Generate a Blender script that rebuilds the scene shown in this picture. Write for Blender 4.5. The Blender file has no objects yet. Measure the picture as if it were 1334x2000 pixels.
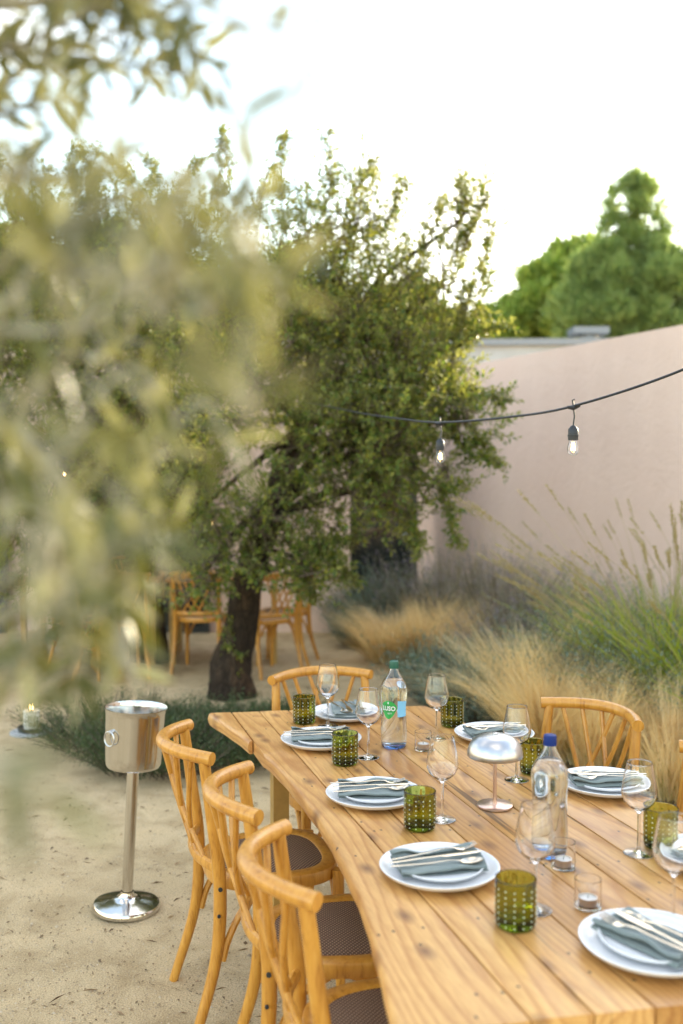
import bpy, math, random
import numpy as np
from mathutils import Vector, Matrix
R = math.radians
random.seed(7)
rng = np.random.default_rng(11)
scene = bpy.context.scene
col = scene.collection

# ------------------------------------------------------------------ camera
cam_d = bpy.data.cameras.new('camera')
cam = bpy.data.objects.new('camera', cam_d)
col.objects.link(cam)
scene.camera = cam
PITCH = math.atan(74 / 1944)
cam.location = (0, 0, 1.65)
cam.rotation_euler = (math.pi / 2 - PITCH, 0, 0)
cam_d.sensor_fit = 'VERTICAL'
cam_d.sensor_height = 36
cam_d.lens = 35
cam_d.clip_start = 0.02
cam_d.clip_end = 2000
cam_d.dof.use_dof = True
cam_d.dof.focus_distance = 3.0
cam_d.dof.aperture_fstop = 1.9

# ------------------------------------------------------------------ world, sun, exposure
SUN_EL, SUN_AZ = 15.0, 42.0          # azimuth: degrees to the right of the view direction (+Y)
world = bpy.data.worlds.new('World')
scene.world = world
world.use_nodes = True
wn, wl = world.node_tree.nodes, world.node_tree.links
wn.clear()
wo = wn.new('ShaderNodeOutputWorld')
bg = wn.new('ShaderNodeBackground')
bg.inputs['Strength'].default_value = 0.15
sky = wn.new('ShaderNodeTexSky')
sky.sky_type = 'NISHITA'
sky.sun_disc = False
sky.sun_elevation = R(SUN_EL)
sky.sun_rotation = R(SUN_AZ)
sky.air_density = 1.3
sky.dust_density = 0.7
sky.ozone_density = 1.0
tc = wn.new('ShaderNodeTexCoord')
mp = wn.new('ShaderNodeMapping')
mp.inputs['Scale'].default_value = (1.0, 1.0, 2.0)
mp.inputs['Location'].default_value = (13.8, 11.4, 3.6)
nz = wn.new('ShaderNodeTexNoise')
nz.inputs['Scale'].default_value = 2.2
nz.inputs['Detail'].default_value = 4
nz.inputs['Roughness'].default_value = 0.55
rp = wn.new('ShaderNodeValToRGB')
rp.color_ramp.elements[0].position = 0.50
rp.color_ramp.elements[0].color = (0.06, 0.06, 0.06, 1)
rp.color_ramp.elements[1].position = 0.74
rp.color_ramp.elements[1].color = (0.95, 0.95, 0.95, 1)
mx = wn.new('ShaderNodeMix')
mx.data_type = 'RGBA'
mx.inputs['B'].default_value = (8.0, 7.1, 5.9, 1)      # thin bright cloud veil
wl.new(tc.outputs['Generated'], mp.inputs['Vector'])
wl.new(mp.outputs['Vector'], nz.inputs['Vector'])
wl.new(nz.outputs['Fac'], rp.inputs['Fac'])
wl.new(rp.outputs['Color'], mx.inputs['Factor'])
wl.new(sky.outputs['Color'], mx.inputs['A'])
wl.new(mx.outputs['Result'], bg.inputs['Color'])
wl.new(bg.outputs['Background'], wo.inputs['Surface'])

sun_d = bpy.data.lights.new('sun', 'SUN')
sun_d.energy = 2.8
sun_d.angle = R(0.6)
sun_d.color = (1.0, 0.86, 0.62)
sun = bpy.data.objects.new('sun', sun_d)
col.objects.link(sun)
sv = Vector((math.sin(R(SUN_AZ)) * math.cos(R(SUN_EL)), math.cos(R(SUN_AZ)) * math.cos(R(SUN_EL)), math.sin(R(SUN_EL))))
sun.rotation_euler = sv.to_track_quat('Z', 'Y').to_euler()
sun.location = (5, 10, 12)

vs = scene.view_settings
scene.display_settings.display_device = 'sRGB'
vs.view_transform = 'Standard'
vs.look = 'None'
vs.exposure = 2.15
vs.gamma = 1
vs.use_curve_mapping = False
cy = scene.cycles
cy.use_denoising = True
cy.max_bounces = 14
cy.diffuse_bounces = 4
cy.glossy_bounces = 5
cy.transmission_bounces = 14
cy.transparent_max_bounces = 12
cy.sample_clamp_indirect = 6
cy.caustics_reflective = False
cy.caustics_refractive = True
cy.blur_glossy = 0.6

# ------------------------------------------------------------------ helpers
F_PX = 1944.0
def spot(px, py, Y):
    """World point at distance Y in front of the camera seen at photo pixel px, py."""
    x, y = (px - 667) / F_PX, -(py - 1000) / F_PX
    d = (x, math.cos(PITCH) + y * math.sin(PITCH), -math.sin(PITCH) + y * math.cos(PITCH))
    t = Y / d[1]
    return Vector((d[0] * t, Y, 1.65 + d[2] * t))

def tag(o, label=None, cat=None, group=None, kind=None):
    if label: o['label'] = label
    if cat: o['category'] = cat
    if group: o['group'] = group
    if kind: o['kind'] = kind
    return o

def empty(name, loc=(0, 0, 0), rz=0.0, label=None, cat=None, group=None):
    o = bpy.data.objects.new(name, None)
    o.empty_display_size = 0.05
    col.objects.link(o)
    o.location = loc
    o.rotation_euler = (0, 0, rz)
    return tag(o, label, cat, group)

def link(name, me, mat=None, parent=None, loc=None):
    if mat is not None and len(me.materials) == 0:
        me.materials.append(mat)
    o = bpy.data.objects.new(name, me)
    col.objects.link(o)
    if parent is not None: o.parent = parent
    if loc is not None: o.location = loc
    return o

def copy_tree(o, parent=None):
    c = o.copy()
    col.objects.link(c)
    if parent is not None: c.parent = parent
    for ch in list(o.children):
        copy_tree(ch, c)
    return c

class MB:
    def __init__(s):
        s.v, s.f = [], []
    def add(s, vs_, fs):
        n = len(s.v)
        s.v += [tuple(p) for p in vs_]
        s.f += [tuple(i + n for i in f) for f in fs]
        return s
    def box(s, c, d, rz=0.0, taper=1.0):
        hx, hy, hz = d[0] / 2, d[1] / 2, d[2] / 2
        ca, sa = math.cos(rz), math.sin(rz)
        vs_ = []
        for z, k in ((-hz, 1.0), (hz, taper)):
            for x, y in ((-hx, -hy), (hx, -hy), (hx, hy), (-hx, hy)):
                x, y = x * k, y * k
                vs_.append((c[0] + x * ca - y * sa, c[1] + x * sa + y * ca, c[2] + z))
        return s.add(vs_, [(3, 2, 1, 0), (4, 5, 6, 7), (0, 1, 5, 4), (1, 2, 6, 5), (2, 3, 7, 6), (3, 0, 4, 7)])
    def tube(s, path, rad, n=8, cap=True, sx=1.0, sy=1.0, up=None):
        P = [Vector(p) for p in path]
        m = len(P)
        if not hasattr(rad, '__len__'): rad = [rad] * m
        T = [(P[min(i + 1, m - 1)] - P[max(i - 1, 0)]).normalized() for i in range(m)]
        u = Vector(up) if up else (Vector((0, 0, 1)) if abs(T[0].z) < 0.9 else Vector((1, 0, 0)))
        vs_ = []
        for i in range(m):
            u = (u - T[i] * u.dot(T[i])).normalized()
            w = T[i].cross(u)
            for k in range(n):
                a = 2 * math.pi * k / n
                vs_.append(P[i] + (u * math.cos(a) * sx + w * math.sin(a) * sy) * rad[i])
        fs = []
        for i in range(m - 1):
            for k in range(n):
                a, b = i * n + k, i * n + (k + 1) % n
                fs.append((a, b, b + n, a + n))
        if cap:
            fs.append(tuple(range(n - 1, -1, -1)))
            fs.append(tuple((m - 1) * n + k for k in range(n)))
        return s.add(vs_, fs)
    def lathe(s, prof, n=32, mod=None, c=(0, 0, 0)):
        """prof: (r, z) points; outer side walked upwards gives outward normals. r=0 ends close to a point."""
        vs_, rows = [], []
        for r, z in prof:
            if r < 1e-6:
                rows.append([len(vs_)])
                vs_.append((c[0], c[1], c[2] + z))
            else:
                row = []
                for k in range(n):
                    a = 2 * math.pi * k / n
                    q = r if mod is None else mod(r, z, a)
                    row.append(len(vs_))
                    vs_.append((c[0] + q * math.cos(a), c[1] + q * math.sin(a), c[2] + z))
                rows.append(row)
        fs = []
        for A, B in zip(rows, rows[1:]):
            for k in range(n):
                k2 = (k + 1) % n
                if len(A) == 1 and len(B) == 1: continue
                if len(A) == 1: fs.append((A[0], B[k2], B[k]))
                elif len(B) == 1: fs.append((A[k], A[k2], B[0]))
                else: fs.append((A[k], A[k2], B[k2], B[k]))
        return s.add(vs_, fs)
    def mesh(s, name, smooth=True, angle=40):
        me = bpy.data.meshes.new(name)
        me.from_pydata(s.v, [], s.f)
        if smooth:
            me.polygons.foreach_set('use_smooth', [True] * len(me.polygons))
            me.set_sharp_from_angle(angle=R(angle))
        me.update()
        return me
    def build(s, name, mat=None, parent=None, smooth=True, angle=40, loc=None):
        return link(name, s.mesh(name, smooth, angle), mat, parent, loc)

def np_mesh(name, V, Fc, k):
    """V: n x 3 points, Fc: m x k face corners."""
    me = bpy.data.meshes.new(name)
    V = np.ascontiguousarray(V, dtype=np.float32)
    Fc = np.ascontiguousarray(Fc, dtype=np.int32)
    me.vertices.add(len(V))
    me.vertices.foreach_set('co', V.ravel())
    me.loops.add(Fc.size)
    me.loops.foreach_set('vertex_index', Fc.ravel())
    me.polygons.add(len(Fc))
    me.polygons.foreach_set('loop_start', np.arange(0, Fc.size, k, dtype=np.int32))
    me.update(calc_edges=True)
    return me

def unit(a):
    return a / np.maximum(np.linalg.norm(a, axis=1, keepdims=True), 1e-9)

# leaf outlines: (along, across, lift), triangles
OAK = (np.array([(0, 0, 0), (.45, .36, .10), (.45, -.36, .10), (.48, 0, 0), (1, 0, -.10)]), np.array([(0, 1, 3), (0, 3, 2), (1, 4, 3), (3, 4, 2)]))
DIA = (np.array([(0, 0, 0), (.5, .5, .08), (1, 0, 0), (.5, -.5, .08)]), np.array([(0, 1, 2), (0, 2, 3)]))

def leaves(name, pos, d, nrm, ln, wd, tpl=OAK):
    d = unit(d)
    nrm = unit(nrm - d * (nrm * d).sum(1, keepdims=True))
    s = np.cross(d, nrm)
    t, tri = tpl
    V = pos[:, None, :] + d[:, None, :] * (t[None, :, 0:1] * ln[:, None, None]) + s[:, None, :] * (t[None, :, 1:2] * wd[:, None, None]) + nrm[:, None, :] * (t[None, :, 2:3] * ln[:, None, None])
    n, k = len(pos), len(t)
    Fc = tri[None] + (np.arange(n) * k)[:, None, None]
    return np_mesh(name, V.reshape(-1, 3), Fc.reshape(-1, 3), 3)

def blades(name, base, d0, ln, wd, bend, seg=4, twist=None):
    """Thin tapering ribbons: start direction d0, curving towards bend (vectors) along their length."""
    n = len(base)
    ts = np.linspace(0, 1, seg + 1)
    d0 = unit(d0)
    side = np.cross(d0, bend + rng.normal(0, .35, (n, 3)))
    side = unit(side)
    V = np.zeros((n, seg + 1, 2, 3))
    for i, t in enumerate(ts):
        c = base + (d0 * t + bend * (t * t) * .5) * ln[:, None]
        w = (wd * (1 - .85 * t))[:, None] * .5
        V[:, i, 0] = c + side * w
        V[:, i, 1] = c - side * w
    q = np.array([(2 * i, 2 * i + 1, 2 * i + 3, 2 * i + 2) for i in range(seg)])
    Fc = q[None] + (np.arange(n) * 2 * (seg + 1))[:, None, None]
    return np_mesh(name, V.reshape(-1, 3), Fc.reshape(-1, 4), 4)

def smooth_path(pts, n=12):
    P = [Vector(p) for p in pts]
    P = [P[0] * 2 - P[1]] + P + [P[-1] * 2 - P[-2]]
    out = []
    for i in range(1, len(P) - 2):
        for k in range(n):
            t = k / n
            a, b, c_, d_ = P[i - 1], P[i], P[i + 1], P[i + 2]
            out.append(0.5 * ((2 * b) + (c_ - a) * t + (2 * a - 5 * b + 4 * c_ - d_) * t * t + (-a + 3 * b - 3 * c_ + d_) * t ** 3))
    out.append(P[-2])
    return out

def lerp(a, b, t): return a + (b - a) * t
def rads(a, b, n): return [lerp(a, b, i / (n - 1)) for i in range(n)]

# ------------------------------------------------------------------ materials
def new_mat(name):
    m = bpy.data.materials.new(name)
    m.use_nodes = True
    nt = m.node_tree
    nt.nodes.clear()
    out = nt.nodes.new('ShaderNodeOutputMaterial')
    b = nt.nodes.new('ShaderNodeBsdfPrincipled')
    nt.links.new(b.outputs[0], out.inputs['Surface'])
    return m, nt, b, out

def N(nt, t, **kw):
    n = nt.nodes.new('ShaderNode' + t)
    for k, v in kw.items():
        if k in n.inputs.keys(): n.inputs[k].default_value = v
        else: setattr(n, k, v)
    return n

def ramp(nt, src, stops):
    r = nt.nodes.new('ShaderNodeValToRGB')
    e = r.color_ramp.elements
    while len(e) < len(stops): e.new(0.5)
    for q, (p, c) in zip(e, stops):
        q.position = p
        q.color = (*c, 1) if len(c) == 3 else c
    nt.links.new(src, r.inputs['Fac'])
    return r.outputs['Color']

def mixc(nt, fac, a, b, mode='MIX'):
    m = nt.nodes.new('ShaderNodeMix')
    m.data_type = 'RGBA'
    m.blend_type = mode
    for sock, v in (('Factor', fac), ('A', a), ('B', b)):
        if hasattr(v, 'links'): nt.links.new(v, m.inputs[sock])
        elif sock == 'Factor': m.inputs[sock].default_value = v
        else: m.inputs[sock].default_value = (*v, 1)
    return m.outputs['Result']

def coords(nt, scale=(1, 1, 1), rand=True, kind='Object'):
    t = nt.nodes.new('ShaderNodeTexCoord')
    m = nt.nodes.new('ShaderNodeMapping')
    m.inputs['Scale'].default_value = scale
    nt.links.new(t.outputs[kind], m.inputs['Vector'])
    if rand:
        oi = nt.nodes.new('ShaderNodeObjectInfo')
        mul = N(nt, 'VectorMath', operation='SCALE')
        mul.inputs[0].default_value = (37.0, 91.0, 53.0)
        nt.links.new(oi.outputs['Random'], mul.inputs['Scale'])
        nt.links.new(mul.outputs[0], m.inputs['Location'])
    return m.outputs['Vector']

def bump(nt, b, h, strength=.3, dist=.01):
    n = N(nt, 'Bump', Strength=strength, Distance=dist)
    nt.links.new(h, n.inputs['Height'])
    nt.links.new(n.outputs[0], b.inputs['Normal'])

def noise(nt, vec, scale, detail=4, rough=.55, dist=0.0):
    n = N(nt, 'TexNoise', Scale=scale, Detail=detail, Roughness=rough, Distortion=dist)
    if vec is not None: nt.links.new(vec, n.inputs['Vector'])
    return n.outputs['Fac']

def simple(name, c, rough=.5, metal=0.0, spec=.5, var=.0, vscale=20, bmp=0.0):
    m, nt, b, _ = new_mat(name)
    b.inputs['Roughness'].default_value = rough
    b.inputs['Metallic'].default_value = metal
    b.inputs['Specular IOR Level'].default_value = spec
    v = coords(nt)
    f = noise(nt, v, vscale, 5)
    if var > 0:
        cc = ramp(nt, f, [(.3, tuple(x * (1 - var) for x in c)), (.7, tuple(min(1, x * (1 + var)) for x in c))])
        nt.links.new(cc, b.inputs['Base Color'])
    else:
        b.inputs['Base Color'].default_value = (*c, 1)
    if bmp > 0: bump(nt, b, f, bmp, .004)
    return m

def leaf_mat(name, cols, under=None, trans=.35, rough=.45, spec=.4, tint=(1.35, 1.25, .55)):
    """cols: leaf colours picked per leaf; a little light passes through."""
    m, nt, b, out = new_mat(name)
    g = nt.nodes.new('ShaderNodeNewGeometry')
    oi = nt.nodes.new('ShaderNodeObjectInfo')
    ad = N(nt, 'Math', operation='ADD')
    nt.links.new(g.outputs['Random Per Island'], ad.inputs[0])
    nt.links.new(oi.outputs['Random'], ad.inputs[1])
    fr = N(nt, 'Math', operation='FRACT')
    nt.links.new(ad.outputs[0], fr.inputs[0])
    c = ramp(nt, fr.outputs[0], [(i / (len(cols) - 1), q) for i, q in enumerate(cols)])
    if under is not None:
        c = mixc(nt, g.outputs['Backfacing'], c, under)
    b.inputs['Roughness'].default_value = rough
    b.inputs['Specular IOR Level'].default_value = spec
    nt.links.new(c, b.inputs['Base Color'])
    t = nt.nodes.new('ShaderNodeBsdfTranslucent')
    tcol = mixc(nt, 1.0, c, tint, 'MULTIPLY')
    nt.links.new(tcol, t.inputs['Color'])
    ms = nt.nodes.new('ShaderNodeMixShader')
    ms.inputs[0].default_value = trans
    nt.links.new(b.outputs[0], ms.inputs[1])
    nt.links.new(t.outputs[0], ms.inputs[2])
    nt.links.new(ms.outputs[0], out.inputs['Surface'])
    return m

def glass(name, c=(1, 1, 1), ior=1.48, rough=0.0, absorb=None, dens=0.0):
    m, nt, b, out = new_mat(name)
    b.inputs['Base Color'].default_value = (*c, 1)
    b.inputs['Transmission Weight'].default_value = 1
    b.inputs['Roughness'].default_value = rough
    b.inputs['IOR'].default_value = ior
    if absorb:
        va = N(nt, 'VolumeAbsorption', Density=dens)
        va.inputs['Color'].default_value = (*absorb, 1)
        nt.links.new(va.outputs[0], out.inputs['Volume'])
    return m

M = {}
# table boards: pine, grain runs along local Y
def table_wood():
    m, nt, b, _ = new_mat('oiled_pine')
    v = coords(nt, (1, 1, 1))
    st = N(nt, 'Mapping'); st.inputs['Scale'].default_value = (1.0, .10, 1.0); nt.links.new(v, st.inputs['Vector'])
    warp = noise(nt, st.outputs[0], 9, 3, .5)
    # slow warp of the growth rings, so the figure opens into flames along each board
    wn_ = N(nt, 'TexNoise', Scale=5.5, Detail=2, Roughness=.45); nt.links.new(st.outputs[0], wn_.inputs['Vector'])
    off = N(nt, 'VectorMath', operation='MULTIPLY_ADD'); off.inputs[1].default_value = (.42, 0, .2); nt.links.new(wn_.outputs['Color'], off.inputs[0]); nt.links.new(st.outputs[0], off.inputs[2])
    wv = N(nt, 'TexWave', wave_type='BANDS', bands_direction='X', wave_profile='SAW', Scale=11, Distortion=1.2, Detail=3)
    wv.inputs['Detail Scale'].default_value = 3
    nt.links.new(off.outputs[0], wv.inputs['Vector'])
    fine = noise(nt, st.outputs[0], 160, 5, .65)
    broad = noise(nt, v, 3.2, 4, .6)
    base = ramp(nt, wv.outputs['Fac'], [(.0, (.47, .235, .074)), (.22, (.57, .322, .110)), (.75, (.63, .372, .135)), (1.0, (.46, .228, .072))])
    oi = nt.nodes.new('ShaderNodeObjectInfo')
    tint = ramp(nt, oi.outputs['Random'], [(0, (.80, .70, .58)), (.5, (.97, .92, .86)), (1, (1.10, 1.08, 1.04))])
    base = mixc(nt, 1.0, base, tint, 'MULTIPLY')
    fr = ramp(nt, fine, [(.35, (.80, .74, .68)), (.6, (1, 1, 1))])
    base = mixc(nt, .8, base, fr, 'MULTIPLY')
    br = ramp(nt, broad, [(.30, (.80, .68, .55)), (.55, (1, 1, 1)), (.75, (1.10, 1.12, 1.18))])
    base = mixc(nt, .75, base, br, 'MULTIPLY')
    # knots
    kv = N(nt, 'Mapping'); kv.inputs['Scale'].default_value = (9, 4.6, 4); nt.links.new(v, kv.inputs['Vector'])
    vo = N(nt, 'TexVoronoi', feature='F1', voronoi_dimensions='2D', Scale=1.0); nt.links.new(kv.outputs[0], vo.inputs['Vector'])
    pick = N(nt, 'Math', operation='GREATER_THAN'); pick.inputs[1].default_value = .40
    sep = nt.nodes.new('ShaderNodeSeparateColor'); nt.links.new(vo.outputs['Color'], sep.inputs[0]); nt.links.new(sep.outputs[0], pick.inputs[0])
    kn = ramp(nt, vo.outputs['Distance'], [(.02, (.95, .95, .95)), (.10, (.55, .55, .55)), (.20, (0, 0, 0))])
    kf = N(nt, 'Math', operation='MULTIPLY'); nt.links.new(kn, kf.inputs[0]); nt.links.new(pick.outputs[0], kf.inputs[1])
    base = mixc(nt, kf.outputs[0], base, (.20, .085, .030))
    # small dark nail holes and pits
    hv = N(nt, 'Mapping'); hv.inputs['Scale'].default_value = (24, 15, 6); nt.links.new(v, hv.inputs['Vector'])
    h = N(nt, 'TexVoronoi', feature='F1', voronoi_dimensions='2D', Scale=1.0); nt.links.new(hv.outputs[0], h.inputs['Vector'])
    hp = N(nt, 'Math', operation='GREATER_THAN'); hp.inputs[1].default_value = .84
    s2 = nt.nodes.new('ShaderNodeSeparateColor'); nt.links.new(h.outputs['Color'], s2.inputs[0]); nt.links.new(s2.outputs[1], hp.inputs[0])
    hr = ramp(nt, h.outputs['Distance'], [(.05, (1, 1, 1)), (.09, (0, 0, 0))])
    hf = N(nt, 'Math', operation='MULTIPLY'); nt.links.new(hr, hf.inputs[0]); nt.links.new(hp.outputs[0], hf.inputs[1])
    base = mixc(nt, hf.outputs[0], base, (.035, .018, .01))
    # thin drying cracks along the grain
    cm = N(nt, 'Mapping'); cm.inputs['Scale'].default_value = (55, .9, 1); nt.links.new(v, cm.inputs['Vector'])
    cn = noise(nt, cm.outputs[0], 1.0, 2, .4)
    cr = ramp(nt, cn, [(.705, (0, 0, 0)), (.735, (.8, .8, .8))])
    base = mixc(nt, cr, base, (.10, .045, .02))
    nt.links.new(base, b.inputs['Base Color'])
    rr = ramp(nt, broad, [(.3, (.34,) * 3), (.7, (.46,) * 3)])
    nt.links.new(rr, b.inputs['Roughness'])
    bump(nt, b, fine, .18, .002)
    return m
M['table'] = table_wood()

def chair_wood():
    m, nt, b, _ = new_mat('honey_beech')
    v = coords(nt, (14, 14, 2.5))
    f = noise(nt, v, 5, 5, .6, .6)
    v2 = coords(nt, (1, 1, 1))
    g = noise(nt, v2, 6, 3)
    c = ramp(nt, f, [(.28, (.30, .115, .012)), (.45, (.50, .225, .030)), (.62, (.56, .27, .042)), (.8, (.60, .32, .07))])
    c = mixc(nt, .6, c, ramp(nt, g, [(.35, (.82, .74, .66)), (.6, (1, 1, 1))]), 'MULTIPLY')
    nt.links.new(c, b.inputs['Base Color'])
    b.inputs['Roughness'].default_value = .36
    b.inputs['Coat Weight'].default_value = .15
    b.inputs['Coat Roughness'].default_value = .22
    bump(nt, b, f, .06, .002)
    return m
M['chair'] = chair_wood()

def cane():
    m, nt, b, _ = new_mat('woven_cane')
    v = coords(nt, (1, 1, 1), False)
    a = N(nt, 'TexWave', wave_type='BANDS', bands_direction='DIAGONAL', Scale=50, Distortion=.4)
    a2 = N(nt, 'Mapping'); a2.inputs['Rotation'].default_value = (0, 0, R(62)); nt.links.new(v, a2.inputs['Vector'])
    nt.links.new(v, a.inputs['Vector'])
    c_ = N(nt, 'TexWave', wave_type='BANDS', bands_direction='X', Scale=40, Distortion=.4)
    nt.links.new(a2.outputs[0], c_.inputs['Vector'])
    mu = N(nt, 'Math', operation='MULTIPLY'); nt.links.new(a.outputs['Fac'], mu.inputs[0]); nt.links.new(c_.outputs['Fac'], mu.inputs[1])
    colr = ramp(nt, mu.outputs[0], [(.05, (.085, .043, .022)), (.4, (.185, .105, .060)), (.85, (.50, .35, .22))])
    nt.links.new(colr, b.inputs['Base Color'])
    b.inputs['Roughness'].default_value = .5
    bump(nt, b, mu.outputs[0], .6, .003)
    return m
M['cane'] = cane()

def sand():
    m, nt, b, _ = new_mat('packed_sand')
    v = coords(nt, (1, 1, 1), False)
    big = noise(nt, v, .55, 5, .6)
    mid = noise(nt, v, 5, 6, .6, .5)
    grit = noise(nt, v, 170, 3, .7)
    c = ramp(nt, big, [(.30, (.47, .355, .205)), (.52, (.59, .455, .275)), (.72, (.67, .525, .335))])
    c = mixc(nt, .8, c, ramp(nt, mid, [(.32, (.70, .66, .60)), (.55, (1, 1, 1)), (.75, (1.08, 1.05, 1.0))]), 'MULTIPLY')
    c = mixc(nt, .85, c, ramp(nt, grit, [(.30, (.50, .46, .40)), (.5, (1, 1, 1)), (.72, (1.28, 1.26, 1.2))]), 'MULTIPLY')
    nt.links.new(c, b.inputs['Base Color'])
    b.inputs['Roughness'].default_value = .95
    b.inputs['Specular IOR Level'].default_value = .15
    ad = N(nt, 'Math', operation='MULTIPLY_ADD'); ad.inputs[1].default_value = .25
    nt.links.new(grit, ad.inputs[0]); nt.links.new(mid, ad.inputs[2])
    bump(nt, b, ad.outputs[0], .75, .03)
    return m
M['sand'] = sand()
M['soil'] = simple('planting_soil', (.13, .095, .055), .95, spec=.1, var=.4, vscale=30, bmp=.8)

def plaster():
    m, nt, b, _ = new_mat('pink_plaster')
    v = coords(nt, (1, 1, 1), False)
    a = noise(nt, v, .9, 5, .6)
    f = noise(nt, v, 38, 5, .6)
    vm = N(nt, 'Mapping'); vm.inputs['Scale'].default_value = (3, 3, .35); nt.links.new(v, vm.inputs['Vector'])
    s = noise(nt, vm.outputs[0], 1.4, 5, .6)
    c = ramp(nt, a, [(.3, (.755, .570, .495)), (.7, (.80, .62, .54))])
    c = mixc(nt, .35, c, ramp(nt, s, [(.3, (.90, .88, .87)), (.65, (1, 1, 1))]), 'MULTIPLY')
    nt.links.new(c, b.inputs['Base Color'])
    b.inputs['Roughness'].default_value = .9
    b.inputs['Specular IOR Level'].default_value = .2
    tr = noise(nt, v, 4.5, 4, .6, 1.2)
    ad = N(nt, 'Math', operation='MULTIPLY_ADD'); ad.inputs[1].default_value = .35
    nt.links.new(f, ad.inputs[0]); nt.links.new(tr, ad.inputs[2])
    bump(nt, b, ad.outputs[0], .5, .02)
    return m
M['plaster'] = plaster()
M['concrete'] = simple('grey_concrete', (.36, .37, .38), .85, var=.12, vscale=3, bmp=.2)
M['coping'] = simple('zinc_coping', (.20, .22, .25), .5, .4)
M['dark_metal'] = simple('dark_metal', (.020, .026, .030), .4, .0)
M['dark_glass'] = simple('dark_glazing', (.012, .020, .024), .05, 0, 1.0)
M['black_rubber'] = simple('black_rubber', (.012, .014, .018), .45)
M['steel'] = simple('brushed_steel', (.64, .62, .59), .13, 1.0)
M['steel2'] = simple('satin_steel', (.50, .50, .51), .32, 1.0)
M['rose'] = simple('rose_metal', (.70, .52, .44), .28, 1.0)
M['champagne'] = simple('champagne_metal', (.74, .65, .52), .24, 1.0)
M['alu'] = simple('aluminium', (.72, .66, .63), .35, 1.0)
M['porcelain'] = simple('white_stoneware', (.74, .74, .75), .22, 0, .5, var=.025, vscale=260)
M['wax'] = simple('white_wax', (.80, .78, .74), .45)
M['wick'] = simple('charred_wick', (.02, .018, .015), .9)
M['bark'] = None
def bark():
    m, nt, b, _ = new_mat('oak_bark')
    v = coords(nt, (1, 1, .35), False)
    vo = N(nt, 'TexVoronoi', feature='DISTANCE_TO_EDGE', Scale=26); nt.links.new(v, vo.inputs['Vector'])
    n2 = noise(nt, v, 9, 6, .65)
    n3 = noise(nt, v, 60, 5, .7)
    c = ramp(nt, n2, [(.3, (.020, .014, .010)), (.55, (.050, .034, .023)), (.72, (.13, .075, .042))])
    c = mixc(nt, .7, c, ramp(nt, vo.outputs['Distance'], [(0, (.35, .33, .3)), (.12, (1, 1, 1))]), 'MULTIPLY')
    c = mixc(nt, .7, c, ramp(nt, n3, [(.3, (.6, .6, .6)), (.7, (1.3, 1.3, 1.25))]), 'MULTIPLY')
    nt.links.new(c, b.inputs['Base Color'])
    b.inputs['Roughness'].default_value = .9
    b.inputs['Specular IOR Level'].default_value = .2
    ad = N(nt, 'Math', operation='MULTIPLY_ADD'); ad.inputs[1].default_value = .5
    nt.links.new(n3, ad.inputs[0]); nt.links.new(vo.outputs['Distance'], ad.inputs[2])
    bump(nt, b, ad.outputs[0], 1.0, .03)
    return m
M['bark'] = bark()
M['olive_bark'] = simple('olive_bark', (.30, .28, .21), .85, var=.3, vscale=30, bmp=.5)
M['twig'] = simple('thin_twig', (.11, .08, .055), .85, var=.3)
M['oak_leaf'] = leaf_mat('oak_leaf', [(.058, .098, .018), (.09, .145, .024), (.125, .185, .03), (.185, .22, .038), (.27, .27, .045), (.085, .13, .036)], under=(.22, .24, .10), trans=.52)
M['olive_leaf'] = leaf_mat('olive_leaf', [(.050, .056, .013), (.078, .084, .018), (.11, .112, .022), (.075, .088, .034), (.16, .15, .034)], under=(.29, .295, .19), trans=.22, rough=.45, spec=.38, tint=(1.3, 1.18, .48))
M['pine_needle'] = leaf_mat('pine_needle', [(.19, .28, .12), (.26, .36, .15), (.33, .42, .17), (.40, .46, .20)], trans=.55, tint=(1.2, 1.2, .65), rough=.6, spec=.2)
M['far_leaf'] = leaf_mat('far_leaf', [(.17, .27, .075), (.23, .335, .095), (.30, .39, .115), (.37, .43, .13)], trans=.55, rough=.6, spec=.2)
M['far_yellow'] = leaf_mat('far_yellow_leaf', [(.14, .16, .03), (.20, .21, .035), (.26, .25, .05)], trans=.45, rough=.6, spec=.2)
M['straw'] = leaf_mat('straw_blade', [(.76, .58, .30), (.84, .69, .41), (.88, .77, .52), (.66, .48, .22), (.86, .75, .50)], trans=.5, rough=.55, spec=.3, tint=(1.12, 1.03, .78))
M['straw_green'] = leaf_mat('straw_green_blade', [(.20, .20, .05), (.30, .27, .08), (.24, .22, .05)], trans=.35, rough=.5)
M['lime_blade'] = leaf_mat('lime_blade', [(.20, .29, .04), (.28, .37, .055), (.37, .43, .08), (.26, .30, .07)], trans=.5, rough=.4)
M['seed'] = leaf_mat('grass_plume', [(.36, .30, .15), (.46, .39, .22), (.40, .32, .19)], trans=.35, rough=.7, spec=.2)
M['blue_leaf'] = leaf_mat('blue_green_leaf', [(.11, .17, .145), (.15, .215, .185), (.20, .26, .225), (.13, .17, .11)], trans=.25, rough=.6, spec=.25)
M['rosemary'] = leaf_mat('rosemary_leaf', [(.035, .062, .020), (.055, .088, .028), (.085, .12, .042)], trans=.2, rough=.5)
M['laven'] = leaf_mat('lavender_leaf', [(.20, .21, .18), (.27, .275, .24), (.33, .315, .28), (.22, .23, .15)], trans=.25, rough=.6)
M['violet'] = leaf_mat('violet_flower', [(.27, .23, .34), (.33, .28, .40), (.24, .21, .27)], trans=.25, rough=.7)
M['debris'] = leaf_mat('ground_litter', [(.20, .13, .07), (.28, .19, .11), (.12, .08, .05), (.36, .26, .15)], trans=.0, rough=.9, spec=.1)
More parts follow.
